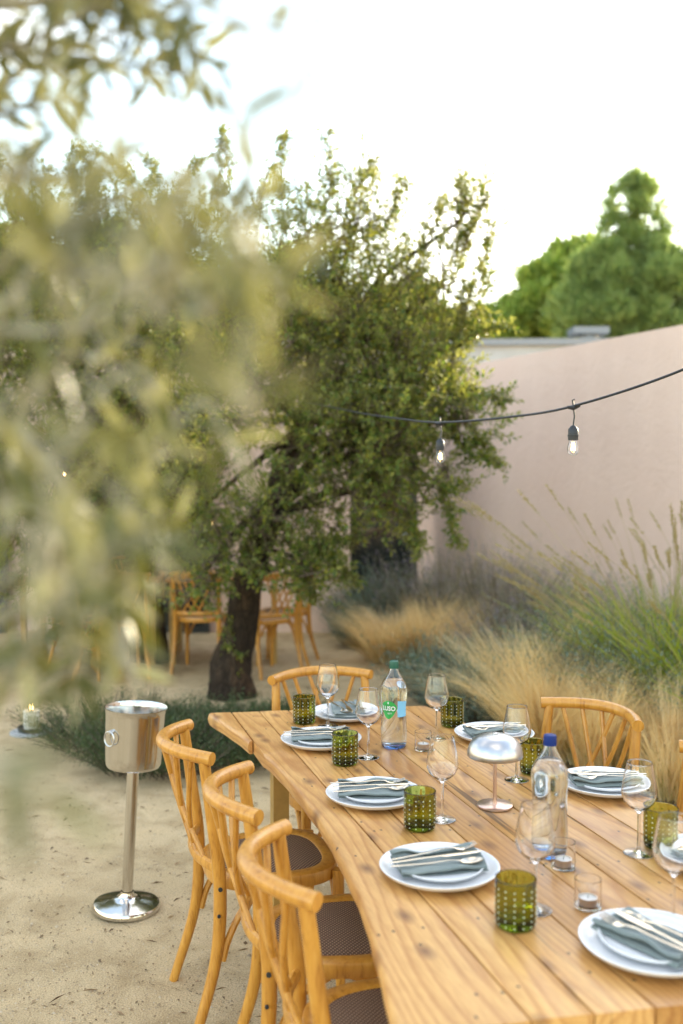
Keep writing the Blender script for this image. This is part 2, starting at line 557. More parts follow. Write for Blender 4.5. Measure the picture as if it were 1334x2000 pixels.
M['grit'] = leaf_mat('sand_grit', [(.30, .22, .13), (.46, .36, .23), (.56, .46, .32), (.20, .15, .09)], trans=.0, rough=.9, spec=.1)

def linen():
    m, nt, b, _ = new_mat('slate_linen')
    v = coords(nt, (1, 1, 1))
    w = N(nt, 'TexWave', wave_type='BANDS', bands_direction='X', Scale=260, Distortion=.5); nt.links.new(v, w.inputs['Vector'])
    w2 = N(nt, 'TexWave', wave_type='BANDS', bands_direction='Y', Scale=260, Distortion=.5); nt.links.new(v, w2.inputs['Vector'])
    mu = N(nt, 'Math', operation='ADD'); nt.links.new(w.outputs['Fac'], mu.inputs[0]); nt.links.new(w2.outputs['Fac'], mu.inputs[1])
    g = noise(nt, v, 12, 4)
    c = ramp(nt, g, [(.3, (.14, .175, .172)), (.7, (.20, .235, .225))])
    nt.links.new(c, b.inputs['Base Color'])
    b.inputs['Roughness'].default_value = .9
    b.inputs['Sheen Weight'].default_value = .25
    b.inputs['Specular IOR Level'].default_value = .2
    bump(nt, b, mu.outputs[0], .25, .001)
    return m
M['linen'] = linen()
M['clear'] = glass('clear_glass', (.985, .99, 1.0), 1.45)
M['bottle'] = glass('bottle_glass', (.93, .97, 1.0), 1.45)
M['blue_glass'] = glass('blue_glass', (.10, .32, .80), 1.45)
M['water'] = glass('still_water', (.97, .985, 1.0), 1.33)
M['green_glass'] = glass('olive_glass', (.62, .64, .16), 1.45, 0, (.42, .50, .06), 55)
M['pearl'] = simple('pearl_dot', (.58, .62, .48), .12, 0, .6)
M['cap_green'] = simple('green_cap', (.006, .085, .055), .4)
M['cap_blue'] = simple('blue_cap', (.003, .022, .15), .5, 0, .25)
M['label_green'] = simple('green_label', (.030, .36, .075), .4, var=.35, vscale=25)
M['label_blue'] = simple('pale_blue_label', (.20, .50, .74), .4)
M['label_white'] = simple('white_print', (.80, .82, .82), .4)
def emit(name, c, s):
    m, nt, b, out = new_mat(name)
    b.inputs['Base Color'].default_value = (*c, 1)
    b.inputs['Emission Color'].default_value = (*c, 1)
    b.inputs['Emission Strength'].default_value = s
    return m
M['filament'] = emit('glowing_filament', (1.0, .62, .22), 9)
M['flame'] = emit('candle_flame', (1.0, .60, .18), 6)

# ------------------------------------------------------------------ ground, bed, walls, buildings
ground = MB().add([(-400, -60, 0), (400, -60, 0), (400, 700, 0), (-400, 700, 0)], [(0, 1, 2, 3)]).build('ground', M['sand'], smooth=False)
tag(ground, kind='structure')
bed_pts = [(.10, 10.9), (.20, 9.9), (.36, 8.7), (.52, 7.6), (.62, 6.9), (.78, 6.1), (.98, 5.3), (1.30, 4.5), (1.9, 3.9), (3.0, 3.2), (4.7, 3.4), (.86, 12.25)]
tag(MB().add([(x, y, .004) for x, y in bed_pts], [tuple(range(len(bed_pts)))]).build('planting_bed', M['soil'], smooth=False), kind='structure')

def slab(a, b, th, z0, z1, name, mat):
    a, b = Vector(a), Vector(b)
    d = (b - a).normalized()
    n = Vector((-d.y, d.x)) * th
    q = [a, b, b + n, a + n]
    mb = MB()
    mb.add([(p.x, p.y, z0) for p in q] + [(p.x, p.y, z1) for p in q], [(3, 2, 1, 0), (4, 5, 6, 7), (0, 1, 5, 4), (1, 2, 6, 5), (2, 3, 7, 6), (3, 0, 4, 7)])
    return mb.build(name, mat, smooth=False)
WALL_H = 2.85
wr = slab((5.3, 2.32), (.841, 12.3), -.28, -.05, WALL_H, 'garden_wall', M['plaster'])
tag(wr, 'tall pink plastered wall rising behind the grasses on the right', 'wall')
wb = slab((.085, 10.33), (-7.5, 10.6), -.26, -.05, WALL_H + .1, 'courtyard_wall', M['plaster'])
tag(wb, 'pink plastered wall behind the oak trunks and the distant chairs', 'wall')

# dark glazed door in the gap between the walls
dr = empty('glazed_door', (.46, 11.75, 0), 0, 'dark glazed door in the gap between the two pink walls', 'door')
fm = MB()
for x in (-.40, .40): fm.box((x, 0, 1.3), (.07, .08, 2.6))
fm.box((0, 0, 2.56), (.73, .078, .08)); fm.box((0, 0, .06), (.73, .078, .12)); fm.box((0, 0, 1.05), (.73, .06, .06))
fm.build('door_frame', M['dark_metal'], dr, smooth=False)
MB().box((0, .02, .59), (.728, .012, .86)).build('pane', M['dark_glass'], dr, smooth=False)
MB().box((0, .02, 1.80), (.728, .012, 1.44)).build('pane', M['dark_glass'], dr, smooth=False)
MB().tube([(.30, -.05, .95), (.30, -.09, .95), (.20, -.09, .95)], .011, 8).build('handle', M['steel2'], dr)
rs = slab((.086, 11.70), (.086, 10.592), -.03, 0, 2.7, 'door_reveal', M['dark_metal']); tag(rs, kind='structure')
# glazed doors on the back wall behind the trees
for cx, w in ((-2.15, 1.5), (-4.3, 1.6)):
    g = empty('terrace_window', (cx, 10.36, 0), R(-2), 'dark terrace window behind the second oak trunk' if cx > -3 else 'dark terrace window far left behind the foliage', 'window')
    f = MB()
    for x in (-w / 2, 0, w / 2): f.box((x, -.03, 1.2), (.06, .07, 2.4))
    f.box((0, -.03, 2.42), (w + .06, .068, .06)); f.box((0, -.03, .03), (w - .06, .05, .06))
    f.build('window_frame', M['dark_metal'], g, smooth=False)
    for x in (-w / 4, w / 4): MB().box((x, -.02, 1.22), (w / 2 - .062, .012, 2.33)).build('pane', M['dark_glass'], g, smooth=False)

# grey flat-roofed building behind
gb = empty('flat_roofed_building', (2.4, 19.0, 0), R(-3), 'low grey concrete building with a flat roof behind the pink wall', 'building')
MB().box((0, 0, 1.85), (9.0, 6.0, 3.70)).build('wall', M['concrete'], gb, smooth=False)
MB().box((0, 0, 3.75), (9.16, 6.16, .10)).build('roof_coping', M['coping'], gb, smooth=False)
va = empty('roof_vent', (4.05, 16.45, 3.80), 0, 'small grey metal vent on the flat roof below the pine', 'vent')
MB().lathe([(.001, 0), (.16, 0), (.16, .13), (.001, .13)], 16).build('duct', M['coping'], va)
MB().box((0, 0, .185), (.58, .46, .11)).build('cover', M['coping'], va, smooth=False)

# ------------------------------------------------------------------ trees
def noisy_tube(path, rad, n, amp, seed):
    mb = MB().tube(path, rad, n)
    r_ = random.Random(seed)
    ph = [r_.uniform(0, 6.28) for _ in range(8)]
    P = [Vector(p) for p in path]
    m = len(P)
    for i in range(m):
        for k in range(n):
            v = Vector(mb.v[i * n + k])
            a = 2 * math.pi * k / n
            f = 1 + amp * (math.sin(3 * a + ph[0] + i * .35) * .5 + math.sin(5 * a + ph[1] - i * .5) * .35 + r_.uniform(-.5, .5) * .7)
            mb.v[i * n + k] = tuple(P[i] + (v - P[i]) * f)
    return mb

def twig_leaves(P0, D, L, per, lsize):
    """Arrays of leaf positions, directions, normals for twigs starting at P0 with direction D, length L."""
    n = len(P0)
    D = unit(D)
    side = unit(np.cross(D, rng.normal(0, 1, (n, 3))))
    bn = np.cross(D, side)
    pos, dr_, nr = [], [], []
    curve = rng.normal(0, .25, (n, 3)); curve[:, 2] += .15
    for j in range(per):
        t = (j + .6) / per
        t = t ** .8
        a = j * 2.4 + rng.uniform(-.5, .5, n)
        rad = side * np.cos(a)[:, None] + bn * np.sin(a)[:, None]
        p = P0 + (D * t + curve * t * t * .5) * L[:, None]
        q = D * (.45 + .5 * t) + rad * (1.0 - .35 * t) + rng.normal(0, .22, (n, 3))
        nn = D * .7 + rad * -.2 + np.array([0, 0, .8]) + rng.normal(0, .45, (n, 3))
        pos.append(p + rad * .003); dr_.append(q); nr.append(nn)
    pos, dr_, nr = np.concatenate(pos), np.concatenate(dr_), np.concatenate(nr)
    ln = rng.uniform(.7, 1.25, len(pos)) * lsize
    tips = P0 + (D + curve * .5) * L[:, None]
    return pos, dr_, nr, ln, tips

def oak(name, trunk_px, rad, Y, lobes, shoots, limbs_from, label, twigs_per_m2=600, lsize=.036, single=300, seed=1):
    root = empty(name, (spot(*trunk_px[0], Y).x, Y, 0), 0, label, 'tree', 'oaks in the courtyard')
    o = Vector(root.location)
    path = [spot(px, py, Y + dy) - o for (px, py), dy in zip(trunk_px, np.linspace(0, .15, len(trunk_px)))]
    path[0].z = -.05
    sp = smooth_path(path, 8)
    rr = list(np.interp(np.linspace(0, 1, len(sp)), np.linspace(0, 1, len(rad)), rad))
    noisy_tube(sp, rr, 22, .10, seed).build('trunk', M['bark'], root, angle=80)
    P0, D, L = [], [], []
    tw = MB()
    for li, (px, py, rx, ry, Yl, rd, dens) in enumerate(lobes):
        c = spot(px, py, Yl) - o
        k = Yl / F_PX
        ra = np.array([rx * k, rd, ry * k])
        # limb from the trunk into the lobe
        b0 = sp[int(len(sp) * limbs_from[li % len(limbs_from)]) - 1]
        mid = b0.lerp(c, .5) + Vector(rng.normal(0, .10, 3)) + Vector((0, 0, .08))
        lp = smooth_path([b0, mid, c], 7)
        r0 = .035 if (c - b0).length > .9 else .024
        MB().tube(lp, rads(r0, .010, len(lp)), 7).build('limb', M['bark'], root)
        hubs = [np.array(c)]
        for _ in range(9):
            q = rng.normal(0, 1, 3); q /= np.linalg.norm(q)
            e = np.array(c) + q * ra * .75
            m_ = (np.array(c) + e) / 2 + rng.normal(0, .05, 3)
            tw.tube(smooth_path([c, m_, e], 4), rads(.010, .004, 9), 5)
            hubs += [m_, e]
        hubs = np.array(hubs)
        area = math.pi * ra[0] * ra[2]
        n = int(area * twigs_per_m2 * dens)
        q = unit(rng.normal(0, 1, (n, 3)))
        rr_ = rng.uniform(0, 1, n) ** .45
        p = np.array(c) + q * ra * rr_[:, None] * (1 + .16 * np.sin(q[:, :1] * 7 + li) * np.cos(q[:, 2:3] * 6 + li * 2))
        d = q * .55 + rng.normal(0, .45, (n, 3)); d[:, 2] += .42
        P0.append(p); D.append(d); L.append(rng.uniform(.10, .26, n))
        idx = np.argmin(((p[:, None, :] - hubs[None]) ** 2).sum(2), axis=1)
        for i in range(0, n, 2):
            h = hubs[idx[i]]
            tw.tube([h, (h + p[i]) / 2 + rng.normal(0, .02, 3), p[i]], [.004, .003, .002], 3, cap=False)
    P0, D, L = np.concatenate(P0), np.concatenate(D), np.concatenate(L)
    u = unit(D)
    for i in range(len(P0)):
        tw.tube([P0[i], P0[i] + u[i] * L[i]], [.0022, .001], 3, cap=False)
    pos, dr_, nr, ln, _t = twig_leaves(P0, D, L, 13, lsize)
    # long thin shoots that stick out of the outline
    for (pts, Ys, dens) in shoots:
        pp = smooth_path([spot(x, y, Ys) - o + Vector((0, rng.uniform(-.1, .1), 0)) for x, y in pts], 8)
        tw.tube(pp, rads(.006, .0018, len(pp)), 4)
        A = np.array(pp)
        seg = np.linalg.norm(np.diff(A, axis=0), axis=1); cum = np.concatenate([[0], np.cumsum(seg)])
        nt_ = max(3, int(cum[-1] * dens))
        s_ = np.sort(rng.uniform(.05, 1, nt_)) * cum[-1]
        b = np.stack([np.interp(s_, cum, A[:, j]) for j in range(3)], 1)
        tg = np.stack([np.interp(np.minimum(s_ + .03, cum[-1]), cum, A[:, j]) for j in range(3)], 1) - b
        dd = unit(tg + 1e-6) * .8 + rng.normal(0, .6, (nt_, 3))
        LL = rng.uniform(.05, .12, nt_)
        e = twig_leaves(b, dd, LL, 8, lsize)
        pos, dr_, nr, ln = np.concatenate([pos, e[0]]), np.concatenate([dr_, e[1]]), np.concatenate([nr, e[2]]), np.concatenate([ln, e[3]])
        for i in range(nt_):
            q = unit(dd[i:i + 1])[0]
            tw.tube([b[i], b[i] + q * LL[i]], [.0018, .001], 3, cap=False)
    tag(tw.build('twigs', M['twig'], root), kind='stuff')
    # the leaves nearest the viewer are objects of their own
    order = np.argsort(pos[:, 1])
    near, rest = order[:single], order[single:]
    wd = ln * rng.uniform(.62, .9, len(ln))
    tag(link('foliage', leaves('foliage', pos[rest], dr_[rest], nr[rest], ln[rest], wd[rest]), M['oak_leaf'], root), kind='stuff')
    if single:
        me = leaves('leaf', np.zeros((1, 3)), np.array([[1., 0, 0]]), np.array([[0, 0, 1.]]), np.array([1.0]), np.array([.75]))
        me.materials.append(M['oak_leaf'])
        for i in near:
            lf = bpy.data.objects.new('leaf', me); col.objects.link(lf); lf.parent = root
            x = Vector(dr_[i]).normalized(); z = Vector(nr[i]); z = (z - x * z.dot(x)).normalized(); y = z.cross(x)
            mt = Matrix((x, y, z)).transposed().to_4x4()
            lf.matrix_local = Matrix.Translation(Vector(pos[i])) @ mt @ Matrix.Scale(float(ln[i]), 4)
    return root

lobes1 = [  # px, py, rx, ry, distance, depth radius, density
    (610, 500, 100, 110, 7.5, .5, .75), (690, 450, 85, 120, 7.4, .45, .62), (750, 600, 120, 110, 7.4, .6, .85), (610, 650, 150, 130, 7.3, .6, 1.0),
    (865, 560, 75, 120, 7.3, .35, .42), (900, 430, 48, 70, 7.3, .25, .40), (830, 700, 90, 75, 7.2, .5, .85), (890, 810, 95, 75, 7.1, .5, .85),
    (770, 830, 120, 120, 7.1, .6, 1.15), (650, 860, 140, 120, 7.2, .6, 1.0), (520, 1010, 90, 75, 7.1, .4, .7), (590, 1095, 80, 55, 7.0, .35, .7), (640, 1060, 50, 75, 7.1, .3, .55),
    (770, 990, 70, 75, 7.0, .4, .95), (850, 940, 60, 60, 7.0, .3, .6), (480, 720, 140, 150, 7.4, .6, .9), (750, 720, 130, 110, 7.3, .6, 1.0), (440, 1080, 75, 75, 7.0, .4, .8), (390, 1130, 60, 55, 6.95, .3, .6), (370, 1010, 80, 80, 7.2, .4, .8), (610, 1120, 70, 50, 6.9, .3, .8), (690, 960, 60, 60, 7.0, .35, .8)]
shoots1 = [([(560, 470), (548, 360), (556, 262)], 7.4, 60), ([(500, 470), (520, 350), (552, 290)], 7.5, 40), ([(640, 400), (645, 330), (640, 268)], 7.4, 70), ([(690, 380), (715, 345), (728, 325)], 7.4, 80),
           ([(740, 460), (775, 390), (790, 350)], 7.3, 80), ([(890, 520), (900, 420), (902, 338)], 7.3, 70), ([(900, 500), (930, 420), (946, 358)], 7.3, 75), ([(820, 520), (850, 440), (862, 385)], 7.3, 75),
           ([(900, 620), (940, 520), (960, 450)], 7.3, 75), ([(880, 700), (940, 600), (955, 540)], 7.3, 80), ([(870, 690), (930, 650), (985, 645)], 7.2, 110), ([(880, 720), (900, 640), (905, 560)], 7.2, 60),
           ([(860, 760), (930, 770), (1000, 785)], 7.1, 120), ([(880, 740), (920, 830), (985, 915)], 7.0, 90), ([(860, 780), (900, 860), (950, 900)], 7.0, 90), ([(850, 930), (875, 1000), (895, 1070)], 6.95, 90),
           ([(790, 980), (810, 1040), (822, 1085)], 6.95, 100), ([(640, 1060), (665, 1110), (690, 1135)], 6.95, 110), ([(560, 1060), (630, 1070), (690, 1050)], 7.0, 110), ([(560, 1080), (600, 1130), (612, 1180)], 6.95, 110),
           ([(455, 1260), (430, 1200), (405, 1130)], 7.2, 30), ([(440, 1230), (452, 1270), (470, 1300)], 7.25, 40), ([(860, 610), (885, 650), (895, 720)], 7.2, 40), ([(560, 520), (600, 605), (640, 500)], 7.4, 20)]
oak('oak_tree', [(452, 1362), (452, 1310), (468, 1230), (482, 1150), (500, 1080), (535, 990), (560, 900), (600, 800)], [.185, .155, .125, .115, .11, .10, .085, .055], 7.34,
    lobes1, shoots1, [1.0, .97, .9, .85, .8, .95, .75, .7, .66, .8, .6, .55, .5, .7], 'gnarled dark trunked oak leaning right beyond the far end of the table', 620, .040, 300, 3)
lobes2 = [
    (350, 470, 110, 95, 8.4, .6, .75), (230, 480, 130, 110, 8.4, .6, .9), (90, 480, 120, 110, 8.5, .6, .9), (-40, 520, 130, 150, 8.5, .6, .8), (380, 640, 130, 130, 8.3, .6, 1.0), (210, 690, 160, 150, 8.3, .7, 1.0),
    (40, 720, 140, 170, 8.4, .7, 1.0), (300, 830, 140, 110, 8.2, .6, 1.0), (120, 920, 150, 110, 8.3, .6, 1.0), (-20, 960, 110, 130, 8.4, .6, .9), (380, 930, 90, 80, 8.2, .5, .7), (240, 1020, 100, 90, 8.2, .5, .8), (60, 1100, 90, 80, 8.2, .5, .6), (150, 1160, 70, 60, 8.1, .4, .5)]
shoots2 = [([(425, 460), (430, 350), (436, 255)], 8.3, 45), ([(445, 330), (440, 290), (432, 262)], 8.3, 80), ([(150, 420), (148, 340), (145, 292)], 8.4, 95), ([(180, 400), (175, 330), (160, 300)], 8.4, 90), ([(250, 400), (300, 340), (285, 315)], 8.4, 80),
           ([(330, 400), (370, 340), (395, 320)], 8.4, 90), ([(270, 360), (215, 310), (165, 288)], 8.4, 70), ([(90, 400), (86, 340), (82, 312)], 8.4, 40), ([(380, 450), (420, 390), (448, 340)], 8.3, 70), ([(30, 420), (15, 350), (8, 315)], 8.4, 80), ([(470, 480), (500, 400), (530, 350)], 8.3, 55),
           ([(130, 1120), (118, 1180), (112, 1240)], 7.9, 90), ([(200, 1150), (190, 1220), (165, 1270)], 7.9, 60)]
oak('oak_tree', [(292, 1292), (288, 1230), (280, 1130), (270, 1000), (262, 880), (255, 760)], [.19, .16, .14, .12, .09, .05], 8.76,
    lobes2, shoots2, [1.0, .9, .8, .95, .85, .7, .75, .6, .65, .55], 'second dark trunked oak to the left, mostly behind the blurred olive branches', 480, .041, 0, 9)

def far_tree(name, base, h_trunk, blobs, mat, label, leafsize, per, thin=.30, group='trees beyond the walls'):
    """blobs: (dx, dy, z, rx, ry, rz) relative to base; foliage in upright tufts on the blob's shell and inside."""
    root = empty(name, (base[0], base[1], 0), 0, label, 'tree', group)
    MB().tube(smooth_path([(0, 0, -.1), (.05, 0, h_trunk * .5), (0, 0, h_trunk)], 5), rads(.22, .06, 11), 9).build('trunk', M['bark'], root)
    P, D, Nn, Ln = [], [], [], []
    for (dx, dy, z, rx, ry, rz) in blobs:
        ntuft = int(per * (rx * rz + rx * ry) ** .9)
        ncl = max(3, int(9 * (rx * rz) ** .5))
        qc = unit(rng.normal(0, 1, (ncl, 3)))
        cc = qc * np.array([rx, ry, rz]) * rng.uniform(.45, 1.08, (ncl, 1))
        cr = rng.uniform(.20, .48, ncl) * min(rx, rz)
        pick = rng.integers(0, ncl, ntuft)
        q = unit(rng.normal(0, 1, (ntuft, 3)))
        c = np.array([dx, dy, z]) + cc[pick] + q * (cr[pick] * rng.uniform(0, 1, ntuft) ** .4)[:, None] * np.array([1, 1, 1.25])
        ax = unit(q * .5 + np.array([0, 0, .75]) + rng.normal(0, .25, (ntuft, 3)))
        for _ in range(16):
            jit = unit(rng.normal(0, 1, (ntuft, 3)))
            P.append(c + ax * rng.uniform(0, .35, (ntuft, 1)) * leafsize * 3 + jit * leafsize * .25)
            D.append(ax * 1.0 + jit * .75)
            Nn.append(jit + rng.normal(0, .3, (ntuft, 3)))
            Ln.append(rng.uniform(.7, 1.3, ntuft) * leafsize)
    P, D, Nn, Ln = np.concatenate(P), np.concatenate(D), np.concatenate(Nn), np.concatenate(Ln)
    tag(link('crown', leaves('crown', P, D, Nn, Ln, Ln * thin, DIA), mat, root), kind='stuff')
    return root
def blob(base, px, py, Y, rx, rz, ry=None):
    p = spot(px, py, Y)
    k = Y / F_PX
    return (p.x - base[0], Y - base[1], p.z, rx * k, (ry or (rx + rz) / 2) * k, rz * k)
PB = (spot(1240, 700, 25).x, 25.0)
pine_blobs = [blob(PB, *a) for a in [
    (1240, 375, 25, 11, 32), (1258, 372, 25, 9, 26), (1240, 430, 25, 12, 44), (1212, 380, 25, 6, 22), (1193, 422, 25, 12, 20), (1282, 420, 25, 7, 20), (1304, 456, 25, 6, 14), (1178, 462, 25, 6, 12),
    (1240, 500, 25, 66, 36), (1215, 520, 24.9, 40, 40), (1270, 505, 24.9, 36, 36), (1125, 610, 24.7, 48, 44), (1185, 650, 24.5, 60, 44), (1300, 625, 24.5, 60, 50), (1160, 555, 24.9, 40, 40), (1320, 545, 24.8, 46, 44), (1255, 600, 24.4, 70, 44), (1240, 545, 24.7, 70, 40), (1200, 545, 24.8, 62, 44), (1290, 535, 25, 60, 46), (1240, 570, 24.6, 80, 40), (1175, 600, 24.8, 72, 46), (1325, 590, 25, 70, 56), (1250, 640, 24.6, 90, 44), (1145, 650, 24.8, 72, 40), (1340, 660, 24.8, 80, 50),
    (1225, 720, 24.8, 120, 60), (1360, 740, 25, 110, 70)]]
far_tree('pine_tree', PB, 8.6, pine_blobs, M['pine_needle'], 'bluish green pine with a ragged candle top above the pink wall', .24, 400, .13)
BB = (spot(1060, 700, 28).x, 28.0)
far_tree('round_crowned_tree', BB, 5.5, [blob(BB, *a) for a in [(1085, 540, 28, 40, 36), (1125, 510, 28.5, 34, 32), (1150, 490, 29, 30, 24), (1040, 580, 28, 46, 42), (1010, 610, 28, 40, 36), (1080, 600, 27.6, 56, 50), (1130, 580, 28, 54, 60), (990, 640, 28, 34, 30), (1060, 660, 27.5, 80, 40), (960, 660, 28, 50, 30), (1140, 660, 27.8, 70, 50)]],
         M['far_leaf'], 'bright green bushy tree left of the pine, above the grey roof', .30, 165)
for i, (px, py, Y, rx, rz, lab) in enumerate([(800, 640, 24, 110, 60, 'yellow green tree glimpsed through the oak leaves above the grey roof'), (520, 610, 23, 170, 90, 'sunlit tree behind the middle of the oak crowns'),
                                             (250, 580, 24, 180, 110, 'sunlit tree behind the left oak crown'), (20, 570, 24, 160, 120, 'sunlit tree at the far left behind the olive leaves')]):
    B0 = (spot(px, py, Y).x, Y)
    bl = [blob(B0, px + dx * rx, py + dz * rz, Y + dx * .3, rx * .55, rz * .6) for dx, dz in ((-.5, .1), (.5, .15), (0, -.35), (0, .5), (-.8, .6), (.8, .6), (-.3, 1.2), (.4, 1.2))]
    far_tree('broadleaf_tree', B0, 4.5, bl, M['far_yellow'] if i == 0 else M['far_leaf'], lab, .32, 110)

# ------------------------------------------------------------------ grasses and shrubs
def tussock(x, y, h, r, n, lean, label, green=.12):
    root = empty('feather_grass', (x, y, 0), rng.uniform(0, 6), label, 'grass clump', 'feather grass tussocks in the bed')
    root.rotation_euler = (0, 0, 0)
    for nm, cnt, mat, hs, ws in (('blades', int(n * .62), M['straw'], 1.0, .0050), ('green_blades', int(n * green), M['straw_green'], .62, .0035)):
        a = rng.uniform(0, 2 * math.pi, cnt); rr_ = np.sqrt(rng.uniform(0, 1, cnt)) * r * .42
        base = np.stack([np.cos(a) * rr_, np.sin(a) * rr_, np.zeros(cnt)], 1)
        lock = rng.integers(0, 44, cnt)                       # blades hang together in locks
        la = rng.uniform(0, 2 * math.pi, 44); ls = rng.uniform(.12, .75, 44); lw = rng.uniform(.78, 1.12, 44); lb = rng.uniform(.5, 1.4, 44)
        base = base * .45 + np.stack([np.cos(la[lock]), np.sin(la[lock]), 0 * lock], 1) * (ls[lock] * r * .5)[:, None]
        d = np.stack([np.cos(la[lock]) * ls[lock], np.sin(la[lock]) * ls[lock], np.ones(cnt)], 1) + rng.normal(0, .042, (cnt, 3)) * np.where(rng.uniform(0, 1, (cnt, 1)) < .15, 3.5, 1) + np.array(lean) * .35
        out = unit(d * np.array([1, 1, 0]) + 1e-6)
        bend = out * (lb[lock] * rng.uniform(.40, .60, cnt))[:, None] + np.array(lean) * lb[lock][:, None]; bend[:, 2] -= lb[lock] * rng.uniform(.5, .75, cnt)
        ln = rng.uniform(.80, 1.08, cnt) * lw[lock] * h * hs * 1.15
        tag(link(nm, blades(nm, base, d, ln, np.full(cnt, ws) * rng.uniform(.6, 1.3, cnt), bend, 5), mat, root), kind='stuff')
    return root
for x, y, h, r, n, ln_, lab in [
    (.42, 8.75, .62, .42, 3000, (-.05, 0, 0), 'golden feather grass at the far left end of the row, by the path'),
    (.72, 8.55, .68, .45, 3200, (.12, 0, 0), 'golden feather grass in the farther clump, middle tuft'),
    (1.0, 8.6, .62, .40, 3200, (.25, 0, 0), 'golden feather grass in the farther clump, right tuft'),
    (1.22, 6.5, .80, .46, 3600, (.10, 0, 0), 'tall golden feather grass whose pale tips rise left of the nearer clump'),
    (1.25, 5.9, .68, .44, 3600, (.12, -.05, 0), 'golden feather grass nearest the far right table corner'),
    (1.38, 6.25, .74, .50, 3600, (.28, 0, 0), 'golden feather grass behind the right chair, back tuft'),
    (1.48, 5.55, .66, .48, 3600, (.30, -.05, 0), 'golden feather grass just behind the right chair back'),
    (1.72, 5.75, .66, .48, 3400, (.42, -.05, 0), 'golden feather grass sweeping right behind the right chair'),
    (1.78, 5.05, .60, .46, 3400, (.40, -.08, 0), 'golden feather grass between the two right chairs'),
    (2.02, 5.2, .56, .46, 3000, (.48, -.10, 0), 'golden feather grass at the right edge of the picture')]:
    tussock(x, y, h, r, n, ln_, lab)

def shrub(name, x, y, rx, ry, h, n, mat, label, cat='shrub', lsize=.028, w=.006, per=14, up=.9, group=None, flowers=0, stemmat=None):
    root = empty(name, (x, y, 0), 0, label, cat, group)
    a = rng.uniform(0, 2 * math.pi, n); q = np.sqrt(rng.uniform(0, 1, n))
    base = np.stack([np.cos(a) * q * rx * .75, np.sin(a) * q * ry * .75, np.full(n, .01)], 1)
    out = np.stack([np.cos(a), np.sin(a), np.zeros(n)], 1)
    d = out * (q * .7)[:, None] + rng.normal(0, .28, (n, 3)); d[:, 2] = np.abs(d[:, 2]) * .3 + up
    d = unit(d)
    hh = h * (1 - .45 * q * q) * rng.uniform(.6, 1.1, n) / np.maximum(d[:, 2], .4)
    sm = MB()
    for i in range(0, n, 2):
        sm.tube([base[i], base[i] + d[i] * hh[i]], [.0035, .0012], 3, cap=False)
    tag(sm.build('stems', stemmat or M['twig'], root), kind='stuff')
    start = base + d * (hh * .25)[:, None]
    pos, dr_, nr, ln, tips = twig_leaves(start, d, hh * .75, per, lsize)
    tag(link('foliage', leaves('foliage', pos, dr_, nr, ln, np.full(len(ln), w) * rng.uniform(.8, 1.4, len(ln)), DIA), mat, root), kind='stuff')
    if flowers:
        k = rng.choice(n, min(flowers, n), replace=False)
        fp = np.repeat(base[k] + d[k] * hh[k][:, None], 10, 0) + rng.normal(0, .012, (len(k) * 10, 3)) + np.array([0, 0, .05]) * rng.uniform(0, 1.6, (len(k) * 10, 1))
        tag(link('flower_spikes', leaves('flower_spikes', fp, rng.normal(0, 1, fp.shape) + np.array([0, 0, .6]), rng.normal(0, 1, fp.shape), np.full(len(fp), .016), np.full(len(fp), .009), DIA), M['violet'], root), kind='stuff')
        st = MB()
        for i in k: st.tube([base[i] + d[i] * hh[i] * .8, base[i] + d[i] * hh[i] + np.array([0, 0, .07])], [.0015, .001], 3, cap=False)
        tag(st.build('flower_stalks', M['laven'], root), kind='stuff')
    return root
G1, G2, G3 = 'blue green shrubs in the bed', 'rosemary under the oak', 'grey lavender along the wall'
for x, y, rx, ry, h, n, lab in [(.80, 7.05, .32, .28, .46, 560, 'blue green cushion shrub between path and golden grass'), (.92, 6.45, .30, .26, .40, 480, 'grey green cushion shrub beside the tall golden grass'),
                                (2.12, 5.95, .55, .40, .80, 900, 'blue green shrub below the fountain grass at the right edge'), (1.72, 6.45, .45, .40, .78, 750, 'blue green shrub behind the golden grass, under the fountain grass'),
                                (.22, 10.2, .30, .35, .62, 450, 'bluish shrub at the foot of the dark door'), (.60, 10.0, .42, .40, .66, 560, 'teal shrub behind the far feather grass'), (.14, 9.5, .18, .2, .35, 260, 'small bluish shrub at the wall corner by the path'), (2.35, 5.2, .4, .4, .5, 500, 'blue green shrub at the right border beside the golden grass')]:
    shrub('blue_shrub', x, y, rx, ry, h, n, M['blue_leaf'], lab, lsize=.030, w=.008, per=18, group=G1)
for x, y, rx, ry, h, n, lab in [(-1.02, 5.5, .42, .30, .32, 560, 'dark rosemary in front of the trunk, right behind the ice bucket'), (-.50, 5.7, .42, .32, .25, 560, 'dark rosemary in front of the oak trunk, behind the table corner'),
                                (-1.38, 6.0, .45, .4, .28, 520, 'dark rosemary left of the oak trunk'), (-.35, 6.3, .4, .35, .18, 480, 'low dark rosemary right of the oak trunk'), (-.85, 6.15, .5, .35, .20, 560, 'dark rosemary at the foot of the oak trunk')]:
    shrub('rosemary_shrub', x, y, rx, ry, h, n, M['rosemary'], lab, lsize=.024, w=.005, per=22, up=.55, group=G2)
for x, y, rx, ry, h, n, lab in [(1.0, 9.7, .45, .4, .92, 560, 'grey lavender at the left end of the row along the pink wall'), (1.42, 9.0, .45, .4, .92, 600, 'grey violet lavender in the middle of the row along the pink wall'), (1.85, 8.2, .45, .4, .82, 600, 'violet grey lavender at the right end of the row along the pink wall'), (1.35, 7.9, .4, .4, .55, 420, 'low grey lavender behind the tall golden grass')]:
    shrub('lavender_shrub', x, y, rx, ry, h, n, M['laven'], lab, lsize=.034, w=.005, per=16, group=G3, flowers=170)
